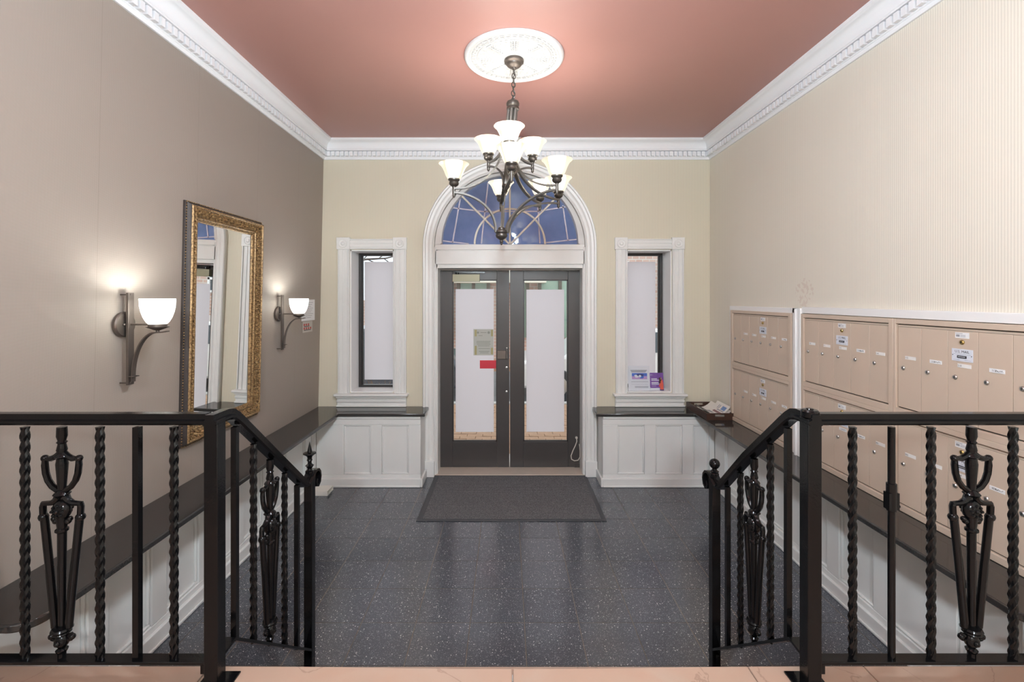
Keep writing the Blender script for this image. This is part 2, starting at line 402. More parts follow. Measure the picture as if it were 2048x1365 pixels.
# landing and steps
LZ, LE = .548, 1.604
ld = struct('stair_landing', (0, 0, 0), 'peach marble landing in the foreground with cracked joints')
box(-1.93, 2.08, -3.6, LE - .03, .0, LZ - .03).build('landing_core', white, ld)
def worn(x): return LZ - .009 * math.exp(-((x - .02) / .55) ** 2)
for (a, b) in ((-1.92, -1.03), (-1.03, .019), (.019, .835), (.835, 1.235), (1.235, 2.075)):
    for (ya, yb) in ((-3.55, -.6), (-.6, LE)):
        mb = MB(); n = 10; a_, b_ = a + .0012, b - .0012
        xs = [a_ + (b_ - a_) * k / n for k in range(n + 1)]
        poly = [(x, worn(x)) for x in xs] + [(b_, LZ - .03), (a_, LZ - .03)]
        mb.prism(poly, ya + .001, yb - .001, 'xz').build('marble_slab', marble_m, ld, bevel=.003)
box(-1.93, 2.08, LE - .3, LE - .002, LZ - .18, LZ - .03).build('riser', white, ld)
for k, (ya, zt) in enumerate(((LE - .03, .366), (LE + .195, .183))):
    box(-1.83, 1.98, ya, ya + .225 + .03, zt - .03, zt).build('tread', marble_m, ld, bevel=.004)
    box(-1.83, 1.98, ya + .02, ya + .235, zt - .183, zt - .03).build('riser', white, ld)

# ------------------------------------------------------------------ cornice (trim_1 left, trim_2 back, trim_3 right)
CZ = 3.438
cprof = [(0, .190), (.012, .190), (.017, .180), (.017, .171), (.024, .166), (.024, .112), (.055, .110), (.055, .101), (.060, .097)]
cprof += [(.058 + .047 * (1 - math.cos(t)), .097 - .068 * math.sin(t)) for t in [PI / 2 * k / 6 for k in range(1, 7)]]
cprof += [(.108, .026), (.120, .020), (.120, 0)]
XLc = xl(3.3)
def cornice(nm, a, b, ins, n0, n1):
    """a, b wall corners; ins: direction into the room; n0/n1: mitre direction at each end (along a->b) or 0"""
    a = Vector(a); b = Vector(b); d = (b - a).normalized(); ins = Vector(ins)
    mb = MB(); vs = []; m = len(cprof)
    for (p, s) in ((a, n0), (b, n1)):
        for (u, h) in cprof: vs.append(p + ins * u + d * (s * u) + Vector((0, 0, CZ - h)))
    mb.add(vs, [(k, k + 1, m + k + 1, m + k) for k in range(m - 1)])
    r = struct(nm, (a.x, a.y, 0)); mb.build('cornice_moulding', cornice_m, r)
    L = (b - a).length; cnt = int((L - .06) / .0465)
    dm = None
    for k in range(cnt):
        c = a + d * (.05 + .0465 * k + .017) + ins * .037
        if c.y < 1.9: continue
        if dm is None:
            m2 = MB().obox((0, 0, 0), d, ins, (0, 0, 1), .0148, .014, .0235)
            dm = m2.mesh('dentil', cornice_m, smooth=False)
        o = bpy.data.objects.new('dentil', dm); COL.objects.link(o); o.parent = r
        o.location = Vector((c.x, c.y, CZ - .139)) - r.location
    return r
cornice('trim_1', (XLc, -3.6, 0), (XLc, YB, 0), (1, 0, 0), 0, -1)
cornice('trim_2', (XLc, YB, 0), (XR, YB, 0), (0, -1, 0), 1, -1)
cornice('trim_3', (XR, -3.6, 0), (XR, YB, 0), (-1, 0, 0), 0, -1)

# ------------------------------------------------------------------ panelled wainscots and counters
CT = Z(-1.11)        # counter top height
CU = CT - .030
def wainscot(nm, label, a, b, ins, first, flip=False):
    """flat panelling along a->b, facing ins; pieces measured from a"""
    a = Vector((*a, 0)); b = Vector((*b, 0)); d = (b - a).normalized(); ins = Vector((*ins, 0)); L = (b - a).length
    r = thing(nm, label, 'panelling', (a.x, a.y, 0))
    def pb(u0, u1, t0, t1, z0, z1):
        c = a + d * ((u0 + u1) / 2) + ins * ((t0 + t1) / 2); c.z = (z0 + z1) / 2
        return MB().obox(c, d, ins, (0, 0, 1), (u1 - u0) / 2, (t1 - t0) / 2, (z1 - z0) / 2)
    pb(0, L, -.032, -.024, 0, CU).build('backboard', wains, r)
    pb(0, L, -.024, .0, CU - .085, CU).build('top_rail', wains, r, bevel=.004)
    pb(0, L, -.024, .0, .08, Z(-1.708)).build('bottom_rail', wains, r, bevel=.004)
    Lb = L - .028 if flip else L          # the long runs stop at the short runs' baseboards
    mb = pb(0, Lb, -.024, .016, 0, .082); mb2 = pb(0, Lb, .016, .026, 0, .018); mb.add(mb2.v, mb2.f)
    mb.build('baseboard', wains, r, bevel=.006)
    pb(0, L - (.015 if flip else 0), -.008, .014, CU - .028, CU - .002).build('top_moulding', wains, r, bevel=.006)
    u = first; prev = 0.0
    z0, z1 = Z(-1.708), CU - .085
    def bead(u0, u1):
        m = MB(); w = .016
        for (p, q, s_, t_) in ((u0, u1, z0, z0 + w), (u0, u1, z1 - w, z1), (u0, u0 + w, z0 + w, z1 - w), (u1 - w, u1, z0 + w, z1 - w)):
            k = pb(p, q, -.024, -.008, s_, t_); m.add(k.v, k.f)
        return m
    while u < L - .12:
        e = min(u + .26, L - .05)
        if u - prev > .005: pb(prev, u, -.024, 0, z0, z1).build('stile', wains, r, bevel=.004)
        p = pb(u, e, -.0245, -.022, z0, z1).build('panel', wains, r)
        bead(u, e).build('panel_bead', wains, p, bevel=.007)
        prev = e; u += .367
    if L - prev > .005: pb(prev, L, -.024, 0, z0, z1).build('stile', wains, r, bevel=.004)
    return r
wainscot('wainscot', 'white panelled wainscot under the left window counter, beside the door', (-1.845, 4.47), (-.835, 4.47), (0, -1), .265)
wainscot('wainscot', 'white panelled wainscot under the right window counter, below the newspaper tray', (.9265, 4.47), (2.01, 4.47), (0, -1), .145)
wainscot('wainscot', 'long white panelled wainscot along the left wall below the mirror', (-1.845, LE - .05), (-1.845, 4.47), (1, 0), .22, True)
wainscot('wainscot', 'long white panelled wainscot along the right wall below the mailboxes', (2.01, LE - .05), (2.01, 4.47), (-1, 0), .25, True)
# end returns of the two short wainscots
for x, s in ((-.835, 1), (.9265, -1)):
    m = box(min(x, x - s * .02), max(x, x - s * .02), 4.48, YB, .0, CU); m.box(min(x, x + s * .02), max(x, x + s * .02), 4.452, YB - .04, 0, .085)
    o = m.build('end_panel', wains, None, bevel=.004)
    o.parent = [q for q in bpy.data.objects if q.name.startswith('wainscot') and abs(q.location.y - 4.47) < .01 and ((q.location.x < 0) == (x < 0))][0]
    o.matrix_parent_inverse = Matrix.Translation(-o.parent.location)
def counter(label, poly):
    r = MB().prism(poly, CU, CT, 'xy').build('countertop', granite, None, bevel=.006)
    return tag(r, label, 'counter')
arcp = lambda cx, cy, rr, a0, a1, n=8: [(cx + rr * math.cos(math.radians(a0 + (a1 - a0) * k / n)), cy + rr * math.sin(math.radians(a0 + (a1 - a0) * k / n))) for k in range(n + 1)]
lc = counter('black stone countertop running along the left wall below the mirror', [(-1.938, 4.748), (-1.938, 1.565)] + arcp(-1.70, 1.645, .08, -90, 0) + [(-1.62, 4.44), (-.79, 4.44), (-.797, 4.71)][0:2] + [(-.797, 4.715), (-.86, 4.748)])
rc = counter('black stone countertop running along the right wall below the mailboxes', [(2.083, 4.748), (.93, 4.748), (.869, 4.715), (.857, 4.44), (1.80, 4.44)] + arcp(1.86, 1.66, .06, 180, 270) + [(2.083, 1.60)])
for y in (2.56,):
    box(1.93, 1.97, y - .012, y + .012, CU - .05, CU).build('shelf_bracket', black, [q for q in bpy.data.objects if q.name.startswith('wainscot') and q.location.x > 1.9][0])

# ------------------------------------------------------------------ windows
def casing_profile_box(mb, axis, x0, x1, z0, z1, y):
    """fluted flat casing, front at y (towards the room), between x0..x1, z0..z1"""
    mb.box(x0, x1, y, YB + .0, z0, z1)
    if axis == 'v':
        w_ = x1 - x0
        for (p, q, h) in ((.0, .10, .010), (.16, .44, .007), (.56, .84, .007), (.90, 1.0, .012)):
            mb.box(x0 + w_ * p, x0 + w_ * q, y - h, y, z0, z1)
    else:
        w_ = z1 - z0
        for (p, q, h) in ((.0, .12, .012), (.18, .46, .007), (.56, .84, .007), (.90, 1.0, .010)):
            mb.box(x0, x1, y - h, y, z0 + w_ * p, z0 + w_ * q)
    return mb
def side_window(nm, a, b, ca, cb, label, sash_shift):
    r = struct(nm, ((a + b) / 2, YB, 0), label)
    yc = YB - .016; zt = Z(.615); zb = Z(.505)
    for (p, q) in ((ca, a), (b, cb)):
        casing_profile_box(MB(), 'v', p + .006, q - .002, Z(-.985), zb, yc).build('side_casing', white_trim, r, bevel=.002)
    casing_profile_box(MB(), 'h', a - .02, b + .02, zb, zt - .006, yc).build('head_casing', white_trim, r, bevel=.002)
    for (p, q) in ((ca, a), (b, cb)):
        bl = MB().box(p - .004, q + .004, YB - .036, YB, zb - .004, zt + .008).build('corner_block', white_trim, r, bevel=.003)
        MB().lathe([(.044, 0), (.044, -.004), (.040, -.008), (.034, -.004), (.020, -.003), (.014, -.010), (0.001, -.012)], ((p + q) / 2, YB - .036, (zb + zt) / 2), 20, 'y').build('rosette', white_trim, bl)
    m = MB().box(ca - .022, cb + .022, YB - .075, YB + .20, Z(-1.0), Z(-.972))
    m.build('sill', white_trim, r, bevel=.008)
    m = MB().box(ca + .0, cb - .0, YB - .030, YB, CT + .001, Z(-1.0)); m.box(ca + .0, cb, YB - .045, YB - .03, CT + .05, CT + .075); m.box(ca - .005, cb + .005, YB - .055, YB - .03, Z(-1.02), Z(-1.0)); m.box(ca - .004, cb + .004, YB - .046, YB - .03, CT + .001, CT + .018)
    m.build('apron', white_trim, r, bevel=.005)
    m = MB().box(a, a + .012, YB, 5.0, WZ0, WZ1).box(b - .012, b, YB, 5.0, WZ0, WZ1).box(a, b, YB, 5.0, WZ1 - .012, WZ1).box(a + .012, b - .012, YB - .01, 5.0, WZ0 - .006, WZ0 + .004)
    m.build('reveal', white, r)
    ys = 4.985; fw = .028
    z0, z1 = WZ0 + .001, WZ1 - .012; x0, x1 = a + .012, b - .012
    m = MB().box(x0, x0 + fw, ys, ys + .05, z0, z1).box(x1 - fw, x1, ys, ys + .05, z0, z1).box(x0 + fw, x1 - fw, ys, ys + .05, z1 - fw, z1).box(x0 + fw, x1 - fw, ys, ys + .05, z0, z0 + fw)
    k = fw + .012
    m.box(x0 + fw, x0 + k, ys + .025, ys + .05, z0 + fw, z1 - fw).box(x1 - k, x1 - fw, ys + .025, ys + .05, z0 + fw, z1 - fw)
    m.build('sash_frame', black_frame, r, bevel=.002)
    box(x0 + fw, x1 - fw, ys + .034, ys + .040, z0 + fw, z1 - fw).build('pane', glass_m, r)
    return r, x0 + fw, x1 - fw, z0 + fw, z1 - fw, ys + .032
w1 = side_window('window_1', *WIN[0], -1.738, -1.030, 'tall narrow window left of the entrance with frosted film', 0)
w2 = side_window('window_2', *WIN[1], 1.108, 1.812, 'tall narrow window right of the entrance with frosted film and flyers', 0)
r, x0, x1, z0, z1, yf = w1; film(x0 + .026, x1 - .035, yf, z0 + .050, z1 - .062, r)
r, x0, x1, z0, z1, yf = w2; film(x0 + .030, x1 - .040, yf, z0 + .012, z1 - .062, r)

# ------------------------------------------------------------------ arched entrance: casing (trim_4), fanlight (window_3), doors
tr = struct('trim_4', (AC, YB, 0), 'white moulded arched casing around the entrance')
RO = .889
# (radius, y) closed section: stepped moulding
sec = [(AR, YB + .05), (AR, YB - .012), (AR + .012, YB - .020), (AR + .024, YB - .012), (AR + .030, YB - .012), (AR + .050, YB - .016), (AR + .060, YB - .026),
       (AR + .066, YB - .026), (AR + .084, YB - .030), (AR + .092, YB - .044), (AR + .106, YB - .046), (RO, YB - .036), (RO, YB + .05)]
mb = MB(); ring = []
path = [('j', -1, 0.16), ('j', -1, AZ)] + [('a', a, 0) for a in [PI - PI * k / 48 for k in range(1, 48)]] + [('j', 1, AZ), ('j', 1, .16)]
vs = []
for p in path:
    for (rr, y) in sec:
        if p[0] == 'j': vs.append((AC + p[1] * rr, y, p[2]))
        else: vs.append((AC + rr * math.cos(p[1]), y, AZ + rr * math.sin(p[1])))
m_ = len(sec)
mb.add(vs, [(i * m_ + k, i * m_ + k + 1, (i + 1) * m_ + k + 1, (i + 1) * m_ + k) for i in range(len(path) - 1) for k in range(m_ - 1)])
mb.build('arched_casing', white_trim, tr)
for s in (-1, 1):
    xa, xb = sorted((AC + s * (AR - .004), AC + s * (RO + .004)))
    box(xa, xb, YB - .050, YB + .05, 0, .162).build('plinth_block', white_trim, tr, bevel=.004)
# jambs, transom
DX0, DXM, DX1 = -.718, .0285, .782
DY = 4.95
JT = .303            # door head, relative
m = MB().box(AC - AR, DX0 + .004, YB + .012, 5.08, 0, Z(.53)).box(DX1 - .004, AC + AR, YB + .012, 5.08, 0, Z(.53))
m.box(AC - AR, AC - AR + .02, YB - .004, YB + .012, 0, Z(.53)).box(AC + AR - .02, AC + AR, YB - .004, YB + .012, 0, Z(.53))
m.build('jamb', white_trim, tr, bevel=.004)
m = MB().box(AC - AR + .002, AC + AR - .002, YB + .012, 5.08, Z(JT + .008), Z(.555)).box(AC - AR + .004, AC + AR - .004, YB - .004, YB + .012, Z(.350), Z(.490)).box(AC - AR + .004, AC + AR - .004, YB + .0, YB + .03, Z(.500), Z(.556))
m.build('transom_beam', white_trim, tr, bevel=.004)
box(DX0 - .03, DX1 + .03, YB - .01, 5.12, -.004, .012).build('threshold', mat('beige_threshold_stone', (.56, .49, .42), .4, var=.12, vscale=8), tr, bevel=.004)
fan = struct('window_3', (AC, 4.87, AZ), 'half round blue fanlight over the entrance with radial muntins')
GR = .712; GX, GZ, GY = .030, Z(.572), 4.875
def halfring(r0, r1, y0, y1, n=48, z0=GZ):
    mb = MB(); vs = []
    for k in range(n + 1):
        a = PI * k / n
        for (rr, y) in ((r0, y0), (r0, y1), (r1, y1), (r1, y0)): vs.append((GX + rr * math.cos(a), y, z0 + rr * math.sin(a)))
    mb.add(vs, [(k * 4 + i, k * 4 + (i + 1) % 4, (k + 1) * 4 + (i + 1) % 4, (k + 1) * 4 + i) for k in range(n) for i in range(4)])
    return mb
# flat ring between casing and glass
mb = MB(); vs = []; n = 48
for k in range(n + 1):
    a = PI * k / n
    for (rr, cx, cz, y) in ((GR - .004, GX, GZ, 4.87), (GR, GX, GZ, YB + .055), (AR + .004, AC, AZ, YB + .03), (AR + .004, AC, AZ, 4.93), (GR - .004, GX, GZ, 4.93)):
        vs.append((cx + rr * math.cos(a), y, cz + rr * math.sin(a)))
mb.add(vs, [(k * 5 + i, k * 5 + (i + 1) % 5, (k + 1) * 5 + (i + 1) % 5, (k + 1) * 5 + i) for k in range(n) for i in range(5)])
mb.build('arched_frame', white_trim, fan)
gp = [(GX - GR, GZ - .012), (GX + GR, GZ - .012)] + [(GX + GR * math.cos(PI * k / 48), GZ + GR * math.sin(PI * k / 48)) for k in range(49)]
MB().prism(gp, GY, GY + .006, 'xz').build('blue_pane', blue_m, fan)
def bar(p, q, wd, y0, y1):
    p = Vector((p[0], (y0 + y1) / 2, p[1])); q = Vector((q[0], (y0 + y1) / 2, q[1])); d = q - p
    return MB().obox((p + q) / 2, d, (0, 1, 0), d.cross(Vector((0, 1, 0))), d.length / 2, (y1 - y0) / 2, wd / 2)
for a in (45, 90, 135):
    aa = math.radians(a); bar((GX + .01 * math.cos(aa), GZ), (GX + (GR + .004) * math.cos(aa), GZ + (GR + .004) * math.sin(aa)), .020, GY - .022, GY - .002).build('muntin', muntin_m, fan, bevel=.003)
halfring(.360, .379, GY - .020, GY - .002).build('curved_muntin', muntin_m, fan)
PX = lambda x, y: ((x - 1014) / F * 4.87, Z((597 - y) / F * 4.87))
for pts in ([(976.2, 366), (962.5, 487.5)], [(920.6, 398), (905, 486)], [(1075.8, 412), (1079.7, 487)], [(1125.6, 411), (1136, 482)],
            [(903, 415.5), (966.5, 423.4)], [(966.5, 423.4), (1074, 423)], [(1074, 423), (1132, 413.8)], [(883, 481.6), (906, 484.5)], [(906, 484.5), (938, 488)], [(1089.5, 486), (1156, 478.7)]):
    bar(PX(*pts[0]), PX(*pts[1]), .014, GY - .006, GY - .001).build('lead_strip', lead_m, fan)

def door(nm, x0, x1, gx0, gx1, label):
    r = struct(nm, ((x0 + x1) / 2, DY, .012), label)
    zt, zb = Z(JT), .014; gt, gb = Z(.198), Z(-1.5375); y0, y1 = DY, DY + .045
    for (a, b) in ((x0, gx0), (gx1, x1)): box(a + .001, b - .0005, y0, y1, zb, zt).build('stile', doorpaint, r, bevel=.002)
    box(gx0, gx1, y0, y1, gt, zt).build('top_rail', doorpaint, r, bevel=.002)
    box(gx0, gx1, y0, y1, zb, gb).build('bottom_rail', doorpaint, r, bevel=.002)
    m = MB(); e = .010
    for (a, b, c, d) in ((gx0, gx0 + e, gb, gt), (gx1 - e, gx1, gb, gt), (gx0, gx1, gb, gb + e), (gx0, gx1, gt - e, gt)): m.box(a, b, y0 + .012, y1 - .006, c, d)
    m.build('glazing_bead', black_frame, r)
    box(gx0, gx1, y0 + .020, y0 + .026, gb, gt).build('pane', glass_m, r)
    return r
d1 = door('door_1', DX0, DXM - .003, -.584, -.107, 'charcoal glazed left entrance door with frosted film')
d2 = door('door_2', DXM + .003, DX1, .177, .6536, 'charcoal glazed right entrance door with frosted film')
PD = lambda x: (x - 1014) / F * 4.97
PZ = lambda y, d=4.97: Z((597 - y) / F * d)
film(PD(911.4), PD(987.7), DY + .019, PZ(864.4), PZ(578.5), d1)
film(PD(1052.8), PD(1128.4), DY + .019, PZ(864.0), PZ(579.5), d2)
# closer, lock, screws
m = box((905 - 1014) / F * 4.91, (959.6 - 1014) / F * 4.91, DY - .05, DY, PZ(563.7, 4.9), PZ(548.8, 4.9))
cl = m.build('door_closer', mat('dull_brass_cover', (.30, .28, .19), .42, metal=.25), d1, bevel=.003)
m = MB().sweep([((908 - 1014) / F * 4.9, DY - .03, PZ(544.5, 4.92)), ((970 - 1014) / F * 4.93, DY - .012, PZ(545.5, 4.94))], [(-.007, -.008), (.007, -.008), (.007, .008), (-.007, .008)], (0, 1, 0))
m.lathe([(.018, 0), (.016, .022)], ((914 - 1014) / F * 4.9, DY - .03, PZ(548.8, 4.9)), 12)
m.build('closer_arm', black, cl)
lk = box((994.2 - 1014) / F * 4.94, (1012 - 1014) / F * 4.94, DY - .018, DY, PZ(718.5, 4.94), PZ(701, 4.94)).build('lock_case', bronze2, d1, bevel=.003)
m = MB().tube([((1013.5 - 1014) / F * 4.93, DY - .035, PZ(718, 4.93)), ((1013.5 - 1014) / F * 4.93, DY - .04, PZ(697, 4.93))], .007, 8); m.sphere(((1013.5 - 1014) / F * 4.93, DY - .04, PZ(696, 4.93)), .012)
m.tube([((1013.5 - 1014) / F * 4.93, DY - .036, PZ(716, 4.93)), ((1013.5 - 1014) / F * 4.94, DY, PZ(716, 4.94))], .006); m.build('lever', steel, lk)
for y in (735.6, 783.8):
    MB().lathe([(.013, 0), (.013, -.004), (.008, -.006)], ((1013.2 - 1014) / F * DY, DY, PZ(y, DY)), 12, 'y').build('screw_cap', steel, d1)
box(DX1 - .06, DX1 - .0, DY - .006, DY + .001, .013, .05).build('kick_shoe', doorpaint, d2)
# things on the doors
r = box(PD(947), PD(987), DY + .0165, DY + .018, PZ(711), PZ(658.7)).build('notice_sheet', mat('grey_notice_paper', (.46, .485, .45), .7))
tag(r, 'grey printed notice taped inside the left entrance door', 'notice')
tape = mat('yellow_tape', (.36, .33, .15), .5)
for (a, b, c, d) in ((949.5, 953.5, 673, 660), (982, 986, 673, 660), (949.5, 953.5, 710, 692), (982, 986, 709, 696)):
    box(PD(a), PD(b), DY + .0155, DY + .0165, PZ(c), PZ(d)).build('tape_strip', tape, r)
m = MB()
for k, (a, b) in enumerate(((961, 973), (957, 965), (953, 981), (953, 980), (954, 981), (956, 979), (957, 980), (958, 979), (960, 977))):
    y = (665.5, 671.5, 683, 686, 689, 692, 697.5, 703, 706)[k]; m.box(PD(a), PD(b), DY + .0158, DY + .0166, PZ(y + .6), PZ(y - .5))
m.lathe([(.012, 0), (.012, -.0006)], (PD(956), DY + .0165, PZ(665.5)), 12, 'y'); m.lathe([(.014, 0), (.014, -.0006)], (PD(977.5), DY + .0165, PZ(665.5)), 12, 'y')
m.build('print', mat('faded_print', (.26, .28, .25), .8), r)
r = box(PD(959.8), PD(993.8), DY + .014, DY + .0165, PZ(737.3), PZ(721.0)).build('red_placard', mat('red_plastic', (.60, .025, .05), .4)); tag(r, 'small red placard on the left entrance door beneath the notice', 'sign')
pts = [Vector((PD(1153) , DY - .012, PZ(877, 4.94)))]
for k in range(15):
    t_ = k / 14; a = -.3 * PI + 1.62 * PI * t_
    pts.append(Vector(((1151.5 + (9.2 - 2 * math.cos(a * .5)) * math.cos(a + PI * .98) * -1 * .95 - 0) / 1, 0, 0)))
cab = []
for (x, y) in ((1153.5, 877), (1154, 884), (1151, 892), (1146, 902), (1142, 912), (1143, 919), (1149, 922), (1156, 921), (1160, 915), (1160.5, 905), (1160, 896), (1159, 890)):
    cab.append(((x - 1014) / F * 4.92, DY - .012 - .02 * math.sin(len(cab) / 11 * PI), PZ(y, 4.92)))
m = MB().tube(cab, .0055, 8); m.lathe([(.013, 0), (.013, -.02)], (cab[0][0], DY, cab[0][2]), 10, 'y')
r = m.build('door_cable', mat('beige_cable', (.60, .56, .50), .5)); tag(r, 'beige cable loop hanging at the bottom corner of the right entrance door', 'cable')

# ------------------------------------------------------------------ door mat
r = thing('door_mat', 'large ribbed charcoal door mat in front of the entrance', 'mat', (.03, 4.25, 0))
r0 = box(-.695, .775, 3.80, 4.715, 0, .010).build('carpet', carpet_m, r)
m = MB(); e = .032
for (a, b, c, d) in ((-.742, .815, 3.77, 3.80), (-.742, .815, 4.715, 4.742), (-.742, -.695, 3.80, 4.715), (.775, .815, 3.80, 4.715)): m.box(a, b, c, d, .0, .007)
m.build('rubber_border', rubber, r, bevel=.003)

# ------------------------------------------------------------------ ceiling medallion
MC = (.047, 3.085)
r = thing('ceiling_medallion', 'round white plaster medallion on the ceiling above the chandelier', 'medallion', (MC[0], MC[1], CZ))
plaster = mat('white_plaster', (.64, .645, .65), .5, bump=.15, bscale=120)
prof = [(.331, 0), (.331, -.012), (.326, -.020), (.318, -.024), (.308, -.020), (.302, -.016), (.298, -.020), (.292, -.018), (.288, -.012), (.250, -.012), (.246, -.018), (.240, -.018), (.236, -.012), (.08, -.014), (.075, -.022), (.001, -.024)]
MB().lathe(prof, (MC[0], MC[1], CZ), 72).build('disc', plaster, r)
m = MB()
for k in range(44):
    a = 2 * PI * k / 44
    for (rr, ln, wd) in ((.279, .013, .003), (.260, .013, .003)):
        c = (MC[0] + rr * math.cos(a), MC[1] + rr * math.sin(a), CZ - .014); m.obox(c, (-math.sin(a), math.cos(a), 0), (math.cos(a), math.sin(a), 0), (0, 0, 1), ln, wd, .004)
    a += PI / 44 * .6; c = (MC[0] + .270 * math.cos(a), MC[1] + .270 * math.sin(a), CZ - .014); m.obox(c, (-math.sin(a), math.cos(a), 0), (math.cos(a), math.sin(a), 0), (0, 0, 1), .003, .011, .004)
o = m.build('key_border', plaster, r); o['kind'] = 'stuff'
for k in range(8):
    a = 2 * PI * k / 8 + PI / 2; ca, sa = math.cos(a), math.sin(a); m = MB()
    P = lambda u, v, h: (MC[0] + u * ca - v * sa, MC[1] + u * sa + v * ca, CZ - h)
    m.obox(P(.155, 0, .016), (ca, sa, 0), (-sa, ca, 0), (0, 0, 1), .070, .0035, .007)
    m.obox(P(.226, 0, .016), (ca, sa, 0), (-sa, ca, 0), (0, 0, 1), .005, .024, .006)
    for j in range(6):
        u = .10 + .021 * j; wv = .008 + .0022 * j
        for s in (-1, 1):
            d = Vector((ca, sa, 0)) * .8 + Vector((-sa, ca, 0)) * s * .6
            m.obox(P(u + .008, s * (wv * .6 + .006), .016), d, (d.y, -d.x, 0), (0, 0, 1), .014, .004, .005)
    m.build('leaf_ornament', plaster, r)
    a2 = a + PI / 8; m = MB(); ca, sa = math.cos(a2), math.sin(a2)
    for (u, v, s) in ((.215, 0, .014), (.195, .022, .010), (.195, -.022, .010), (.170, 0, .012), (.145, .012, .008), (.145, -.012, .008), (.12, 0, .008), (.218, .035, .010), (.218, -.035, .010)):
        p = (MC[0] + u * ca - v * sa, MC[1] + u * sa + v * ca, CZ - .013); m.sphere(p, s, s, .007, 8)
    m.build('scroll_ornament', plaster, r)

# ------------------------------------------------------------------ chandelier
CY = 3.085
def ax(zr): return .04 - (1.30 - zr) * .0875          # the fixture hangs slightly askew
ch = thing('chandelier', 'two-tier bronze chandelier with nine alabaster bell shades hanging from the medallion', 'chandelier', (.04, CY, Z(.36)))
MB().lathe([(.062, 0), (.066, -.008), (.064, -.018), (.052, -.026), (.050, -.034), (.040, -.044), (.016, -.052), (.014, -.062), (.003, -.066)], (MC[0], MC[1], CZ - .022), 32).build('canopy', bronze2, ch)
zc0 = CZ - .086; zc1 = Z(1.325); nl = 7
for k in range(nl):
    zc = zc0 - (zc0 - zc1) * (k + .5) / nl; L = (zc0 - zc1) / nl * .66; pts = []
    xx = MC[0] + (.04 - MC[0]) * (k + .5) / nl
    for j in range(16):
        a = 2 * PI * j / 16; u, v = .012 * math.cos(a), L * math.sin(a) 
        v = max(-L * .92, min(L * .92, v)); pts.append((xx + (u if k % 2 else u * .25), CY + (u * .25 if k % 2 else u), zc + v))
    MB().tube(pts, .0032, 6, True).build('chain_link', bronze, ch)
MB().tube([(MC[0] + .006 * math.sin(k * 1.4), CY + .008 + .005 * math.cos(k), zc0 - (zc0 - zc1) * k / 12) for k in range(13)], .0028, 6).build('cord', bronze, ch)
def vl(prof, zr, n=24): return MB().lathe([(a, b) for a, b in prof], (ax(zr), CY, Z(zr)), n)
vl([(.010, .045), (.016, .034), (.038, .024), (.044, .010), (.042, -.004), (.037, -.010), (.042, -.018), (.042, -.03), (.012, -.036)], 1.29).build('column_cap', bronze, ch)
m = MB()
for k in range(6):
    a = 2 * PI * k / 6 + .3; m.tube([(ax(1.26) + .027 * math.cos(a), CY + .027 * math.sin(a), Z(1.26)), (ax(1.05) + .027 * math.cos(a), CY + .027 * math.sin(a), Z(1.05))], .0105, 10)
m.tube([(ax(1.26), CY, Z(1.26)), (ax(1.05), CY, Z(1.05))], .012, 10); m.build('fluted_column', pewter, ch)
vl([(.010, .03), (.036, .024), (.038, .008), (.032, 0), (.034, -.012), (.026, -.026), (.010, -.034)], 1.04).build('column_base', bronze, ch)
MB().tube([(ax(1.03), CY, Z(1.03)), (ax(.45), CY, Z(.45))], .0045, 8).build('centre_rod', pewter, ch)
vl([(.006, .045), (.014, .036), (.018, .020), (.026, .012), (.028, .0), (.020, -.012), (.010, -.020), (.013, -.030), (.006, -.042), (.001, -.05)], .745).build('middle_hub', bronze, ch)
vl([(.008, .055), (.022, .046), (.024, .034), (.040, .026), (.043, .014), (.036, .006), (.040, -.004), (.036, -.018), (.020, -.030), (.010, -.036), (.013, -.046), (.008, -.056), (.010, -.062), (.001, -.070)], .425).build('bottom_hub', bronze, ch)
gl = [(.035, 0), (.044, .008), (.053, .024), (.060, .042), (.067, .059), (.075, .075), (.086, .090), (.098, .100)]
strap = [(-.0115, -.0055), (.0115, -.0055), (.0115, .0055), (-.0115, .0055)]
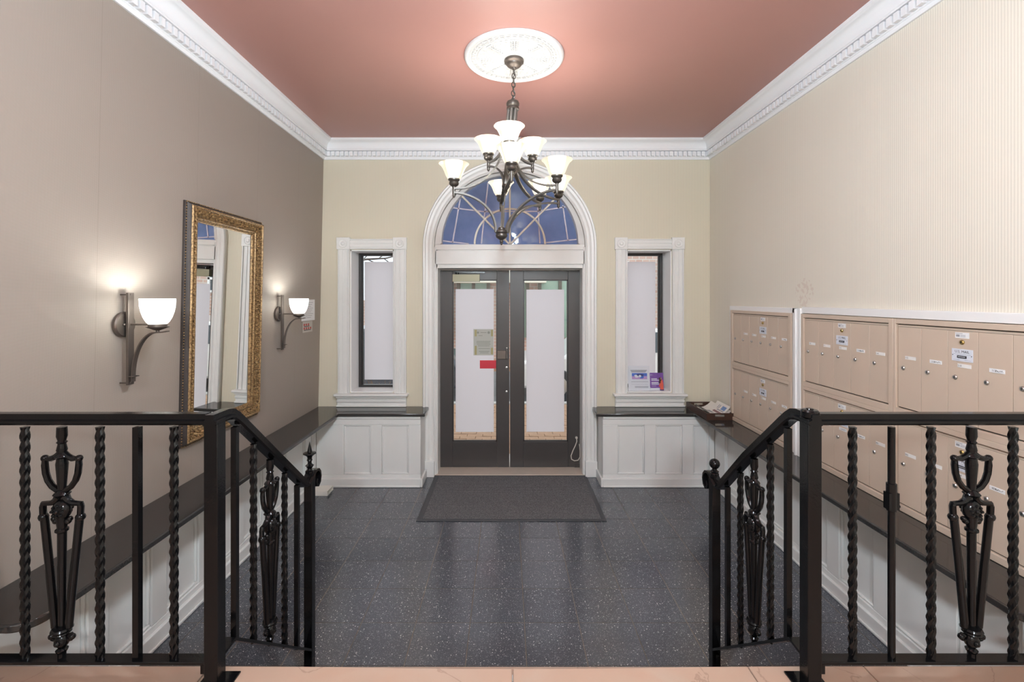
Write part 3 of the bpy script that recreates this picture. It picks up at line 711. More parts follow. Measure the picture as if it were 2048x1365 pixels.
def lamp_arm(x, y, rim, top_r, top_z, bot_r, bot_z, R_hint=None):
    """x, y world; rim relative height of the glass rim"""
    b = Z(rim) - .097                                 # glass bottom
    arm = MB()
    dx, dy = x - ax(rim - .18), y - CY; R = math.hypot(dx, dy); ux, uy = dx / R, dy / R; side = (-uy, ux, 0)
    def rad(rr, zr): return (ax(zr) + ux * rr + (x - (ax(zr) + ux * R)) * (rr / R), CY + uy * rr, Z(zr))
    zu, zl = rim - .155, rim - .182
    up = [rad(R - (R - top_r) * math.sin(t), top_z - (top_z - zu) * math.cos(t)) for t in [PI / 2 * k / 14 for k in range(15)]]
    lo = [rad(R - (R - bot_r) * math.sin(t), bot_z + (zl - bot_z) * math.cos(t)) for t in [PI / 2 * k / 14 for k in range(15)]]
    a1 = MB().sweep(up, strap, side).build('upper_arm', pewter, ch)
    a2 = MB().sweep(lo, strap, side).build('lower_arm', pewter, ch)
    st = MB().lathe([(.004, -.118), (.010, -.108), (.009, -.100), (.011, -.092), (.010, -.060), (.012, -.048), (.022, -.042), (.030, -.034), (.032, -.022), (.028, -.016), (.030, -.012), (.037, -.006), (.038, .004), (.034, .008)], (x, y, b), 20).build('lamp_cup', bronze, ch)
    g = MB().lathe(gl, (x, y, b), 32, closed=False).build('glass_shade', shade_m, ch)
    MB().lathe([(.010, 0), (.016, .012), (.022, .030), (.020, .044), (.008, .052)], (x, y, b + .006), 12).build('bulb', bulb_m, g)
    l = bpy.data.lights.new('bulb_light', 'POINT'); l.energy = LAMP_W; l.shadow_soft_size = .022; l.color = (1, .97, .92)
    lo_ = bpy.data.objects.new('bulb_light', l); COL.objects.link(lo_); lo_.location = (x, y, b + .066)
bulb_m = bpy.data.materials.new('bulb_glow'); bulb_m.use_nodes = True
bulb_m.node_tree.nodes['Principled BSDF'].inputs['Emission Color'].default_value = (1, .9, .75, 1); bulb_m.node_tree.nodes['Principled BSDF'].inputs['Emission Strength'].default_value = 6
for (px, Y) in ((908, 2.986), (1114, 2.90), (1117, 3.334), (1002, 3.464), (1080, 3.449)):
    X = (px - 1014) / F * Y; rim = .866
    lamp_arm(X, Y, rim, .036, 1.03, .046, .44)
for (px, Y) in ((1018.6, 2.905), (977, 3.145), (1065, 3.185)):
    lamp_arm((px - 1014) / F * Y, Y, 1.08, .034, 1.06, .020, .76)
lamp_arm((1023 - 1014) / F * 2.80, 2.80, .915, .036, 1.03, .020, .72)

# ------------------------------------------------------------------ wall sconces
def sconce(y, label):
    xw = xl(1.6); r = thing('wall_sconce', label, 'sconce', (xw, y, Z(-.2)), 'bronze wall sconces flanking the mirror')
    MB().lathe([(.058, 0), (.062, .004), (.062, .016), (.057, .022), (.001, .024)], (xw + .003, y, Z(-.13)), 32, 'x').build('back_plate', bronze2, r)
    m = box(xw + .038, xw + .050, y - .018, y + .018, Z(-.430), Z(.028))
    for z_ in (-.42, .018):
        m.lathe([(.004, 0), (.004, -.036)], (xw + .038, y - .010, Z(z_)), 8, 'x'); m.lathe([(.005, 0), (.004, .004)], (xw + .050, y - .004, Z(z_)), 8, 'x')
    m.build('vertical_bar', bronze2, r, bevel=.001)
    xs = xw + .182
    m = MB().tube([(xw + .02, y, Z(-.13)), (xs, y, Z(-.13))], .005, 8); m.sphere((xw + .03, y - .018, Z(-.13)), .007); m.build('stem', bronze2, r)
    pts = [(xw + .060 + .115 * (1 - math.cos(t)), y, Z(-.395 + .225 * math.sin(t))) for t in [PI / 2 * k / 16 for k in range(17)]]
    pts = [(xw + .060, y, Z(-.415))] + pts + [(xs + .03, y, Z(-.168)), (xs + .05, y, Z(-.164))]
    MB().sweep(pts, [(-.012, -.003), (.012, -.003), (.012, .003), (-.012, .003)], (0, 1, 0)).build('curved_arm', bronze2, r)
    m = MB().tube([(xw + .048, y - .020, Z(-.388)), (xw + .048, y + .02, Z(-.388))], .003, 6); m.tube([(xw + .048, y - .016, Z(-.388)), (xw + .076, y - .016, Z(-.388)), (xw + .076, y + .016, Z(-.388)), (xw + .048, y + .016, Z(-.388))], .003, 6); m.build('clip', bronze2, r)
    MB().lathe([(.008, -.040), (.008, -.032), (.020, -.028), (.048, -.016), (.050, -.014), (.040, -.016), (.040, .0), (.036, .002)], (xs, y, Z(-.128)), 28).build('saucer', bronze2, r)
    sh = [(.038, 0), (.049, .014), (.060, .036), (.068, .062), (.073, .090), (.0755, .128)]
    g = MB().lathe(sh, (xs, y, Z(-.130)), 36, closed=False).build('glass_bowl', bowl_m, r)
    MB().lathe([(.012, 0), (.020, .014), (.024, .032), (.020, .046), (.006, .054)], (xs, y, Z(-.12)), 12).build('bulb', bulb_m, g)
    l = bpy.data.lights.new('bulb_light', 'POINT'); l.energy = SCONCE_W; l.shadow_soft_size = .024; l.color = (.98, 1, .96)
    o = bpy.data.objects.new('bulb_light', l); COL.objects.link(o); o.location = (xs, y, Z(-.040))
sconce(2.30, 'bronze wall sconce with white glass bowl nearest the camera, left of the mirror')
sconce(3.86, 'bronze wall sconce with white glass bowl right of the mirror, near the corner')

# ------------------------------------------------------------------ gilt mirror
LEAN = math.atan(.0215)
MZ0, MZ1, MY0, MY1 = Z(-.885), Z(.58), 2.716, 3.535
mr = thing('wall_mirror', 'tall rectangular mirror in a carved gilt frame on the left wall', 'mirror', (xl(MZ0) + .001, (MY0 + MY1) / 2, MZ0))
mr.rotation_euler = (0, LEAN, -.012)
hw, hh_ = (MY1 - MY0) / 2, MZ1 - MZ0
def frame_sweep(prof):          # prof: open list of (inset, height off the wall)
    mb = MB(); vs = []; m = len(prof)
    for (sy, sz) in ((-1, 0), (1, 0), (1, 1), (-1, 1)):
        for (u, v) in prof:
            y = sy * (hw - u); z = u if sz == 0 else hh_ - u; vs.append((v, y, z))
    mb.add(vs, [(c * m + k, c * m + k + 1, ((c + 1) % 4) * m + k + 1, ((c + 1) % 4) * m + k) for c in range(4) for k in range(m - 1)])
    return mb
frame_sweep([(0, 0), (0, .014), (.003, .020), (.007, .020)]).build('back_moulding', gold_dark, mr, local=True)
frame_sweep([(.007, .020), (.007, .024), (.018, .034), (.020, .044)]).build('dark_cove', gold_dark, mr, local=True)
frame_sweep([(.020, .044), (.024, .052), (.031, .053), (.036, .046)]).build('crest_moulding', gold_m, mr, local=True)
frame_sweep([(.036, .046), (.044, .044), (.060, .037), (.078, .028), (.082, .024)]).build('carved_slope', gold_m, mr, local=True)
frame_sweep([(.082, .024), (.086, .030), (.090, .030), (.094, .024), (.104, .022), (.112, .014), (.114, .008)]).build('inner_fillet', gold_m, mr, local=True)
m = MB(); m.v = []
box_ = MB().box(.004, .009, -hw + .110, hw - .110, .110, hh_ - .110); box_.build('mirror_glass', mirror_m, mr, local=True, smooth=False)
def along(fn, step):
    for (L, f) in ((2 * hw, lambda s, u: (s - hw, u)), (2 * hw, lambda s, u: (s - hw, hh_ - u)), (hh_, lambda s, u: (-hw + u, s)), (hh_, lambda s, u: (hw - u, s))):
        n = int((L - .03) / step)
        for k in range(n): fn(k, (k + .5) / n * L, f, L)
m = MB()
def beadf(k, s, f, L): y, z = f(s, .003); m.sphere((.023, y, z), .004, .004, .004, 5)
along(beadf, .016); o = m.build('bead_row', gold_m, mr, local=True); o['kind'] = 'stuff'
m = MB()
def leaf(k, s, f, L):
    if s < .045 or s > L - .045: return
    for (du, ds, ru, rs, h) in ((.046, 0, .007, .011, .008), (.060, .010 * (-1) ** k, .008, .007, .010), (.072, -.004, .006, .010, .008), (.053, .014, .004, .005, .010), (.067, .013, .004, .006, .009)):
        y, z = f(s + ds, du); v = .045 - (du - .044) * .5 + .001
        y2, z2 = f(s + ds + 1e-3, du); alongy = abs(y2 - y) > abs(z2 - z)
        m.sphere((v, y, z), h, rs if alongy else ru, ru if alongy else rs, 6)
along(leaf, .030); o = m.build('carved_leaves', gold_m, mr, local=True); o['kind'] = 'stuff'

# papers on the left wall beyond the far sconce
xw = xl(1.7)
def yl(px, off=.004): return (-(xw + off)) * F / (1014 - px)
r = box(xw + .001, xw + .004, yl(603.5), yl(629.5), Z(-.215), Z(-.012)).build('notice_sheet', paper); tag(r, 'white printed notice on the left wall behind the far sconce', 'notice')
m = MB()
for k in range(9): m.box(xw + .004, xw + .0046, yl(611), yl(626 - (k % 3) * 2), Z(-.04 - .018 * k - .003), Z(-.04 - .018 * k))
m.build('print', grey_ink, r)
r = box(xw + .0005, xw + .003, yl(606), yl(625), Z(-.325), Z(-.220)).build('rule_sticker', mat('grey_sticker', (.50, .48, .44), .6)); tag(r, 'small sticker with red pictograms below the white notice on left wall', 'sticker')
m = MB(); redm = mat('red_print', (.45, .06, .05), .6)
for j, zz in enumerate((-.250, -.285)):
    for k in range(3 + j):
        y0 = yl(607.5 + 4.2 * k); m.box(xw + .003, xw + .0036, y0, y0 + .028, Z(zz - .012), Z(zz + .008), 0)
    m.box(xw + .003, xw + .0036, yl(608), yl(619 + 3 * j), Z(zz - .021), Z(zz - .015), 1)
m.build('pictograms', [redm, ink], r)

# ------------------------------------------------------------------ mailboxes
XF, XD = 2.050, 2.060          # frame front, door face
tr5 = struct('trim_5', (XR, 3.0, 0), 'white boards framing the mailboxes')
m = MB().box(2.06, XR, 3.30, 4.275, Z(-.108), Z(-.070)); m.build('board', white, tr5, bevel=.002)
box(2.06, XR, 4.245, 4.275, CT, Z(-.108)).build('board', white, tr5, bevel=.002)
m = MB().box(2.045, XR, 3.225, 3.265, CT, Z(-.070)).box(2.060, XR, 3.265, 3.335, CT, Z(-.070)).box(2.035, 2.060, 3.262, 3.278, CT, Z(-.075)); m.build('board', white, tr5, bevel=.002)
m = MB().box(2.058, XR, 1.60, 3.225, Z(-.104), Z(-.060)); m.build('board', white, tr5, bevel=.002)
box(2.062, XR, 1.62, 3.225, CT, CT + .012).build('board', white, tr5)
lock_bm = MB().lathe([(.0105, 0), (.0105, -.004), (.008, -.007), (.0001, -.0075)], (0, 0, 0), 14, 'x')
lock_bm.box(-.0084, -.0074, -.0012, .0012, -.005, .005, 1); lock_me = lock_bm.mesh('lock', [steel, dark])
blk = MB().lathe([(.0105, 0), (.0105, -.004), (.008, -.007), (.0001, -.0075)], (0, 0, 0), 14, 'x'); blk.box(-.0084, -.0074, -.002, .002, -.005, .005, 1)
blk_me = blk.mesh('carrier_lock', [brass, dark])
def squiggle(mb, y0, y1, z, amp, seed, mi):
    rr = random.Random(seed); n = 16; pts = []
    for k in range(n + 1):
        pts.append((XD - .0022, y0 + (y1 - y0) * k / n, z + (rr.uniform(-1, 1)) * amp))
    mb.tube(pts, .0006, 4, mi=mi)
def name_label(parent, yc, z, kind, txt, seed):
    """label strip as a sub-part, with its lettering in a second material"""
    hl = .031; hz = .0085
    m = box(XD - .0016, XD + .0004, yc - hl, yc + hl, z - hz, z + hz)
    if txt: text_geo(m, txt, .0125, (XD - .0017, yc + hl - .010, z - .0005), (0, -1, 0), (0, 0, 1), 1, 'LEFT' if kind else 'CENTER')
    if kind: squiggle(m, yc + .006, yc - hl + .006, z, .0045, seed, 1)
    m.build('name_label', [paper if kind else tan_lab, ink], parent)
def mail_unit(label, ya, yb, zt, zb, dya, dyb, n, plate_at, labels, upper):
    """ya far edge, yb near edge (y), z relative"""
    r = thing('mailbox_unit', label, 'mailbox', (XR, (ya + yb) / 2, Z(zb)), 'tan mailbox units on the right wall')
    dt = zt - .042; db = zb + .038
    m = MB()
    m.box(XF, XR, dya, ya, Z(zb), Z(zt)).box(XF, XR, yb, dyb, Z(zb), Z(zt)).box(XF, XR, dyb, dya, Z(zt - .026), Z(zt)).box(XF, XR, dyb, dya, Z(zb), Z(db - .006))
    m.build('frame', tan, r, bevel=.002)
    box(XD + .008, XR, dyb, dya, Z(db - .006), Z(zt - .026)).build('dark_cavity', dark, r)
    box(XD + .001, XD + .010, dyb + .004, dya - .003, Z(dt + .0015), Z(zt - .0305)).build('header_strip', tan, r)
    wd = (dya - dyb) / n
    for k in range(n):
        f = dya - wd * k; nr = f - wd
        d = box(XD, XD + .012, nr + .0009, f - .0009 - (.003 if k == 0 else 0), Z(db), Z(dt)).build('mailbox_door', tan, r, bevel=.0012)
        zl = dt - .213
        lk = bpy.data.objects.new('lock', lock_me); COL.objects.link(lk); lk.parent = d; lk.location = Vector((XD, f - .037, Z(zl))) - r.location
        lb = labels[k] if k < len(labels) else ('p', '')
        if lb is not None: name_label(d, f - .079, Z(zl + .056), lb[0] == 'h', lb[1], k + int(abs(zb) * 100))
        if k == plate_at:
            yc = (f + nr) / 2
            m = box(XD - .002, XD, yc - .048, yc + .048, Z(dt - .137), Z(dt - .081))
            text_geo(m, 'U.S. MAIL', .0165, (XD - .0021, yc, Z(dt - .0935)), (0, -1, 0), (0, 0, 1), 1)
            m.box(XD - .0026, XD - .002, yc - .040, yc + .040, Z(dt - .1055), Z(dt - .1045), 2)
            m.box(XD - .0045, XD - .002, yc - .021, yc + .021, Z(dt - .122), Z(dt - .111), 1)
            m.box(XD - .0050, XD - .0045, yc - .016, yc + .016, Z(dt - .1175), Z(dt - .1155), 0)
            m.box(XD - .0026, XD - .002, yc - .040, yc - .012, Z(dt - .131), Z(dt - .130), 2).box(XD - .0026, XD - .002, yc + .012, yc + .040, Z(dt - .131), Z(dt - .130), 2)
            for s in (-.043, .043): m.lathe([(.002, 0), (.002, -.001)], (XD - .002, yc + s, Z(dt - .110)), 8, 'x', 1)
            m.build('mail_plate', [plate_m, ink, grey_ink], d)
            q = bpy.data.objects.new('carrier_lock', blk_me); COL.objects.link(q); q.parent = d; q.location = Vector((XD, yc, Z(dt - .050))) - r.location
            m = box(XD - .0012, XD, yc - .031, yc + .033, Z(dt - .032), Z(dt - .006))
            m.box(XD - .0018, XD - .0012, yc - .002, yc + .030, Z(dt - .012), Z(dt - .010), 1); m.box(XD - .0018, XD - .0012, yc + .012, yc + .028, Z(dt - .026), Z(dt - .016), 1)
            for k2 in range(3): m.box(XD - .0018, XD - .0012, yc - .015, yc + .008, Z(dt - .018 - .004 * k2), Z(dt - .0167 - .004 * k2), 1)
            m.build('sticker', [paper, grey_ink], d)
    return r
P = lambda t='': ('p', t)
Hn = lambda t='': ('h', t)
mail_unit('far upper tan mailbox unit of six doors, between the corner and the white post', 4.242, 3.336, -.107, -.606, 4.205, 3.370, 6, 3, [None, P('102'), P('103'), P('104'), P('105'), Hn()], True)
mail_unit('far lower tan mailbox unit of six doors, standing on the counter by the tray', 4.242, 3.336, -.606, -1.108, 4.205, 3.370, 6, 3, [None, P('107'), P('108'), P('109'), P('110'), Hn()], False)
mail_unit('middle upper tan mailbox unit of five doors, just right of the white post', 3.222, 2.455, -.107, -.606, 3.196, 2.484, 5, 2, [P('110'), P('111'), P('112'), Hn('113'), P('114')], True)
mail_unit('middle lower tan mailbox unit of five doors, behind the right railing post', 3.222, 2.455, -.606, -1.108, 3.196, 2.484, 5, 2, [P('111'), P('112'), Hn('113'), Hn('114'), P('301')], False)
mail_unit('near upper tan mailbox unit of five doors, cut by the right edge, above the handrail', 2.453, 1.722, -.107, -.606, 2.437, 1.742, 5, 2, [P('115'), Hn('116'), P('210'), Hn('112'), P('212')], True)
mail_unit('near lower tan mailbox unit of five doors, cut by the right edge, behind the balusters', 2.453, 1.722, -.606, -1.108, 2.437, 1.742, 5, 2, [P('302'), P(''), P('404'), Hn('405'), P('406')], False)

# ------------------------------------------------------------------ tray with newspapers, flyers on the sill, small trap on the floor
ty0, ty1, tx0, tx1 = 3.99, 4.66, 1.80, 2.045
ty0 = 4.20
tray = thing('newspaper_tray', 'dark wooden tray holding newspapers on the right counter corner', 'tray', ((tx0 + tx1) / 2 + .05, (ty0 + ty1) / 2, CT))
tx0, tx1 = 1.80, 2.055
tx0w, tx1w = 1.815, 2.06
tz = CT + .001; hgt = .062
box(tx0w, tx1w, ty0, 4.68, tz, tz + .010).build('tray_base', wood_m, tray)
for nm_, (a, b) in (('tray_end', (ty0, ty0 + .012)), ('tray_end', (4.668, 4.68))):
    m = MB(); xm = (tx0w + tx1w) / 2; s = .045
    m.box(tx0w, tx1w, a, b, tz + .010, tz + .030).box(tx0w, tx1w, a, b, tz + .050, tz + hgt).box(tx0w, xm - s, a, b, tz + .030, tz + .050).box(xm + s, tx1w, a, b, tz + .030, tz + .050)
    m.build(nm_, wood_m, tray)
for (a, b) in ((tx0w, tx0w + .011), (tx1w - .011, tx1w)):
    box(a, b, ty0 + .012, 4.668, tz + .010, tz + hgt).build('tray_side', wood_m, tray, bevel=.001)
news = mat('newsprint', (.72, .70, .66), .8)
blue_ink = mat('blue_print', (.16, .27, .50), .7); red_dark = mat('maroon_print', (.26, .15, .15), .7)
def newspaper(label, y0, y1, curl, lift, seed):
    rr = random.Random(seed)
    def fn(u, v, dz=0.0):
        x = tx0w + .014 + (tx1w - tx0w - .024) * u; y = y0 + (y1 - y0) * v
        z = tz + .012 + lift + dz + curl[0] * max(0, (.45 - u) / .45) ** 2 + curl[1] * max(0, (u - .5) / .5) ** 2
        return (x, y, z)
    m = MB(); m.grid(lambda u, v: fn(u, v, .006), 12, 4); m.grid(lambda u, v: fn(u, v), 12, 4)
    o = m.build('newspaper', news); tag(o, label, 'newspaper')
    m = MB()
    for (u0, u1, v0, v1, k) in ((.80, .93, .12, .42, 1), (.60, .70, .1, .7, 2), (.40, .54, .40, .8, 0), (.40, .54, .1, .30, 0), (.16, .3, .2, .8, 0), (.74, .78, .1, .6, 0), (.80, .93, .55, .6, 0), (.80, .93, .65, .7, 0)):
        m.grid(lambda u, v: fn(u0 + (u1 - u0) * u, v0 + (v1 - v0) * v, .0068), 3, 1, k)
    m.build('print', [grey_ink, blue_ink, red_dark], o)
    return o
newspaper('curled newspaper with a blue block of print, topmost in the tray', 4.24, 4.50, (.052, .080), .016, 3)
newspaper('newspaper lying flat beneath the curled one in the tray', 4.23, 4.64, (.045, .060), .0, 4)
# acrylic flyer stands on the right window sill
sz = Z(-.972) + .001
acr = glass('acrylic', (.97, .98, 1, 1))
def flyer(nm, label, cat, x0, x1, y, ht, lean, mats, items):
    r = thing(nm, label, cat, ((x0 + x1) / 2, y, sz)); W = x1 - x0
    def q(mb, a, b, c, d, off, mi=0, th=.0006):
        pts = []
        for o_ in (off, off + th):
            for (u, v) in ((a, c), (b, c), (b, d), (a, d)): pts.append((x0 + W * u, y + lean * v - .0 - o_, sz + ht * v))
        return mb.add(pts, [(0, 1, 2, 3), (7, 6, 5, 4), (0, 4, 5, 1), (1, 5, 6, 2), (2, 6, 7, 3), (3, 7, 4, 0)], mi)
    q(MB(), 0, 1, .02, 1, 0, 0, .0012).build('sheet', mats[0], r)
    m = MB()
    for k_, itm in enumerate(items):
        if len(itm) == 5: q(m, *itm[:4], .0014, itm[4]); continue
        pts, mi = itm; n_ = len(pts); vs = [(x0 + W * u, y + lean * v - o_, sz + ht * v) for o_ in (.0014, .0022 + .0001 * k_) for (u, v) in pts]
        m.add(vs, [tuple(range(n_)), tuple(range(2 * n_ - 1, n_ - 1, -1))] + [(i, (i + 1) % n_, n_ + (i + 1) % n_, n_ + i) for i in range(n_)], mi)
    m.build('print', mats[1:], r)
    m = MB(); q(m, 0.005, .995, 0, 1.03, .003, 0, .0015); m.build('acrylic_front', acr, r)
    m = MB().box(x0 + .002, x1 - .002, y - .045, y + .002, sz - .0005, sz + .003); m.build('acrylic_foot', acr, r)
    return r
pf = lambda x: (x - 1014) / F * 4.80
lilac = mat('lilac_print', (.55, .33, .62), .5); sky_ink = mat('blue_photo_print', (.05, .16, .62), .5); navy = mat('navy_print', (.03, .05, .22), .5); purple = mat('purple_paper', (.20, .06, .36), .45)
hair = mat('dark_hair_print', (.06, .025, .02), .6); orange = mat('orange_red_print', (.72, .10, .05), .6)
def blob(cx, cy, rx, ry, mi, n=12, wob=.0): return ([(cx + rx * (1 + wob * math.sin(3 * a)) * math.cos(a), cy + ry * (1 + wob * math.cos(2 * a)) * math.sin(a)) for a in [2 * PI * k / n for k in range(n)]], mi)
it = [(.18, .88, .50, .62, 0), (.18, .88, .62, .74, 1), blob(.40, .62, .10, .075, 5, wob=.25), blob(.52, .67, .12, .06, 2, wob=.2), blob(.62, .575, .11, .055, 1, wob=.2), blob(.55, .62, .06, .05, 5), blob(.66, .66, .06, .045, 2)]
it += [(.12 + .02 * k, .88 - .03 * k, .84 - .035 * k, .865 - .035 * k, 3) for k in range(3)] + [(.14, .92, .405, .412, 3), (.14, .92, .385, .392, 3), (.14, .9, .30, .306, 3), (.30, .92, .20, .22, 3), (.30, .92, .165, .18, 3)]
flyer('flyer_stand', 'white flyer with a blue picture in an acrylic stand on the right sill', 'flyer', pf(1256.5), pf(1300), 4.79, .258, .035, [paper, lilac, sky_ink, navy, grey_ink, paper], it)
it = [(.06, .10, .86, .92, 1), (.10, .52, .66, .70, 1), (.10, .68, .585, .63, 1), (.10, .62, .46, .51, 1), (.10, .66, .385, .43, 1), (.10, .45, .30, .315, 1), (.12, .25, .88, .89, 1),
      (0, .70, .02, .20, 1),
      ([(.70, .02), (.98, .02), (.97, .14), (.74, .14)], 4), ([(.74, .12), (.97, .12), (.97, .40), (.93, .62), (.84, .66), (.76, .58), (.72, .44), (.66, .34), (.62, .30), (.64, .26), (.72, .28)], 3),
      blob(.76, .66, .11, .11, 2, wob=.15), blob(.72, .52, .07, .10, 2, wob=.2), blob(.82, .70, .045, .06, 5)]
flyer('flyer_stand', 'purple flyer with a figure in orange in an acrylic stand on the right sill', 'flyer', pf(1301.0), pf(1328), 4.80, .192, .03, [purple, purple, paper, hair, orange, navy, mat('skin_tone_print', (.42, .22, .15), .6)], it)
# small open ended white box on the floor in the left corner
r = thing('glue_trap', 'small white open-ended cardboard box on the floor by the left wainscot', 'box', (-1.78, 4.40, 0))
cb = mat('white_cardboard', (.74, .74, .68), .7)
m = MB(); a = .145; b = .05; c = .042
X0, X1, Y0, Y1 = -1.80, -1.655, 4.26, 4.40
m.box(X0, X1, Y0, Y1, .001, .004).box(X0, X1, Y0, Y1, .038, .041).box(X0, X1, Y0, Y0 + .003, .004, .038).box(X0, X1, Y1 - .003, Y1, .004, .038)
m.build('sleeve', cb, r); box(X0 + .002, X1 - .03, Y0 + .006, Y1 - .006, .004, .008).build('glue_pad', mat('yellowed_pad', (.40, .38, .22), .5), r)

# fire alarm devices above the arch, on the cornice
r = thing('fire_alarm', 'red and grey fire alarm strobe on the cornice behind the chandelier', 'alarm', (.22, 4.62, Z(1.54)))
box(.115, .222, 4.60, 4.645, Z(1.545), Z(1.612)).build('housing', mat('grey_plastic', (.5, .5, .47), .5), r, bevel=.012)
MB().box(.135, .175, 4.592, 4.602, Z(1.553), Z(1.60)).build('strobe_lens', mat('red_lens', (.6, .08, .07), .4), r, bevel=.006)
r = thing('speaker_horn', 'white perforated alarm sounder beside the strobe on the cornice', 'alarm', (.3, 4.62, Z(1.54)))
box(.236, .318, 4.60, 4.645, Z(1.545), Z(1.613)).build('housing', white, r, bevel=.015)
m = MB()
for k in range(7):
    for j in range(4): m.lathe([(.0035, 0), (.0035, -.001)], (.248 + .0095 * k + (.004 if j % 2 else 0), 4.60, Z(1.556 + .012 * j)), 8, 'y')
o = m.build('sound_holes', dark, r); o['kind'] = 'stuff'

# ------------------------------------------------------------------ wrought iron railings
ZT = Z(-.393); ZBR = Z(-1.183)
RY = 1.52
cap_prof = [(-.024, -.004), (-.024, .004), (-.018, .010), (.018, .010), (.024, .004), (.024, -.004), (.014, -.008), (.014, -.026), (-.014, -.026), (-.014, -.008)]
def ornament(mb, c, u, zt, zb):
    """cast centre baluster in the plane of u (unit, horizontal) and z; total height zt..zb"""
    u = Vector(u); Hh = zt - zb; nrm = Vector((0, 0, 1)).cross(u)
    def Pn(a, h): return Vector((c[0], c[1], 0)) + u * a + Vector((0, 0, zt - h * Hh))
    def lat(prof, h): mb.lathe([(a, b) for a, b in prof], Pn(0, h), 14)
    mb.lathe([(.014, 0), (.015, -.03), (.011, -.045), (.015, -.05), (.011, -.055), (.015, -.075), (.012, -.085), (.020, -.092), (.022, -.097), (.012, -.104)], (c[0], c[1], zt), 14)
    # shield: centre stem and two bowed arms
    mb.tube([Pn(0, .10), Pn(0, .16), Pn(0, .27)], .0125, 10, scale=[.8, 1.35, .9])
    mb.sphere(Pn(0, .165), .016, .012, .022, 10)
    for s in (-1, 1):
        pts = [Pn(s * a, h) for a, h in ((.006, .112), (.020, .128), (.036, .138), (.055, .136), (.056, .165), (.053, .20), (.045, .232), (.031, .258), (.011, .276), (0, .292))]
        mb.tube(pts, .0095, 8); mb.sphere(Pn(s * .056, .136), .0115)
        pts = [Pn(s * a, h) for a, h in ((.010, .300), (.020, .318), (.036, .330), (.060, .332), (.0625, .345), (.061, .385))]
        mb.tube(pts, .0095, 8, scale=[1.4, 1.1, .95, 1, 1, 1.0]); mb.sphere(Pn(s * .061, .390), .0145)
        mb.tube([Pn(s * .058, .392), Pn(s * .040, .62), Pn(s * .022, .865)], .0115, 10)
        mb.sphere(Pn(s * .020, .408), .010); mb.sphere(Pn(s * .026, .398), .009)
        mb.tube([Pn(s * a, h) for a, h in ((.004, .912), (.018, .922), (.030, .918), (.036, .906), (.030, .898), (.024, .903))], .007, 8)
        mb.sphere(Pn(s * .034, .908), .010)
    lat([(.010, .012), (.020, .004), (.024, -.002), (.016, -.010), (.012, -.016)], .287)
    mb.sphere(Pn(0, .358), .030, .021, .034, 12)
    # rosette on both faces
    for s in (-1, 1):
        for k in range(8):
            a = 2 * PI * k / 8; p = Pn(.017 * math.cos(a), .358) + nrm * (s * .018) + Vector((0, 0, .017 * math.sin(a))); mb.sphere(p, .0055, .0055, .0055, 6)
        mb.sphere(Pn(0, .358) + nrm * (s * .019), .007)
    mb.tube([Pn(0, .385), Pn(0, .445), Pn(0, .60), Pn(0, .90)], .0125, 10, scale=[1.4, 1, .95, .85])
    lat([(.012, .008), (.018, .003), (.018, -.004), (.012, -.009)], .445)
    lat([(.010, .010), (.027, .006), (.030, .0), (.024, -.008), (.026, -.012), (.014, -.022)], .875)
    mb.sphere(Pn(0, .922), .023, .019, .026, 12); mb.sphere(Pn(0, .925) + nrm * .016, .010); mb.sphere(Pn(0, .925) - nrm * .016, .010)
    lat([(.010, .008), (.017, .002), (.014, -.006), (.010, -.010)], .965)
    mb.tube([Pn(0, .955), Pn(0, 1.0)], .011, 8)
    return mb
def twisted(mb, x, y, zb, zt):
    n = max(30, int((zt - zb) / .009)); pts = [(x, y, zb + (zt - zb) * k / n) for k in range(n + 1)]
    pr = [((.0113 + .0022 * math.cos(4 * a)) * math.cos(a), (.0113 + .0022 * math.cos(4 * a)) * math.sin(a)) for a in [2 * PI * k / 16 for k in range(16)]]
    return mb.sweep(pts, pr, (1, 0, 0), twist=(zt - zb) / n / .150 * 2 * PI)
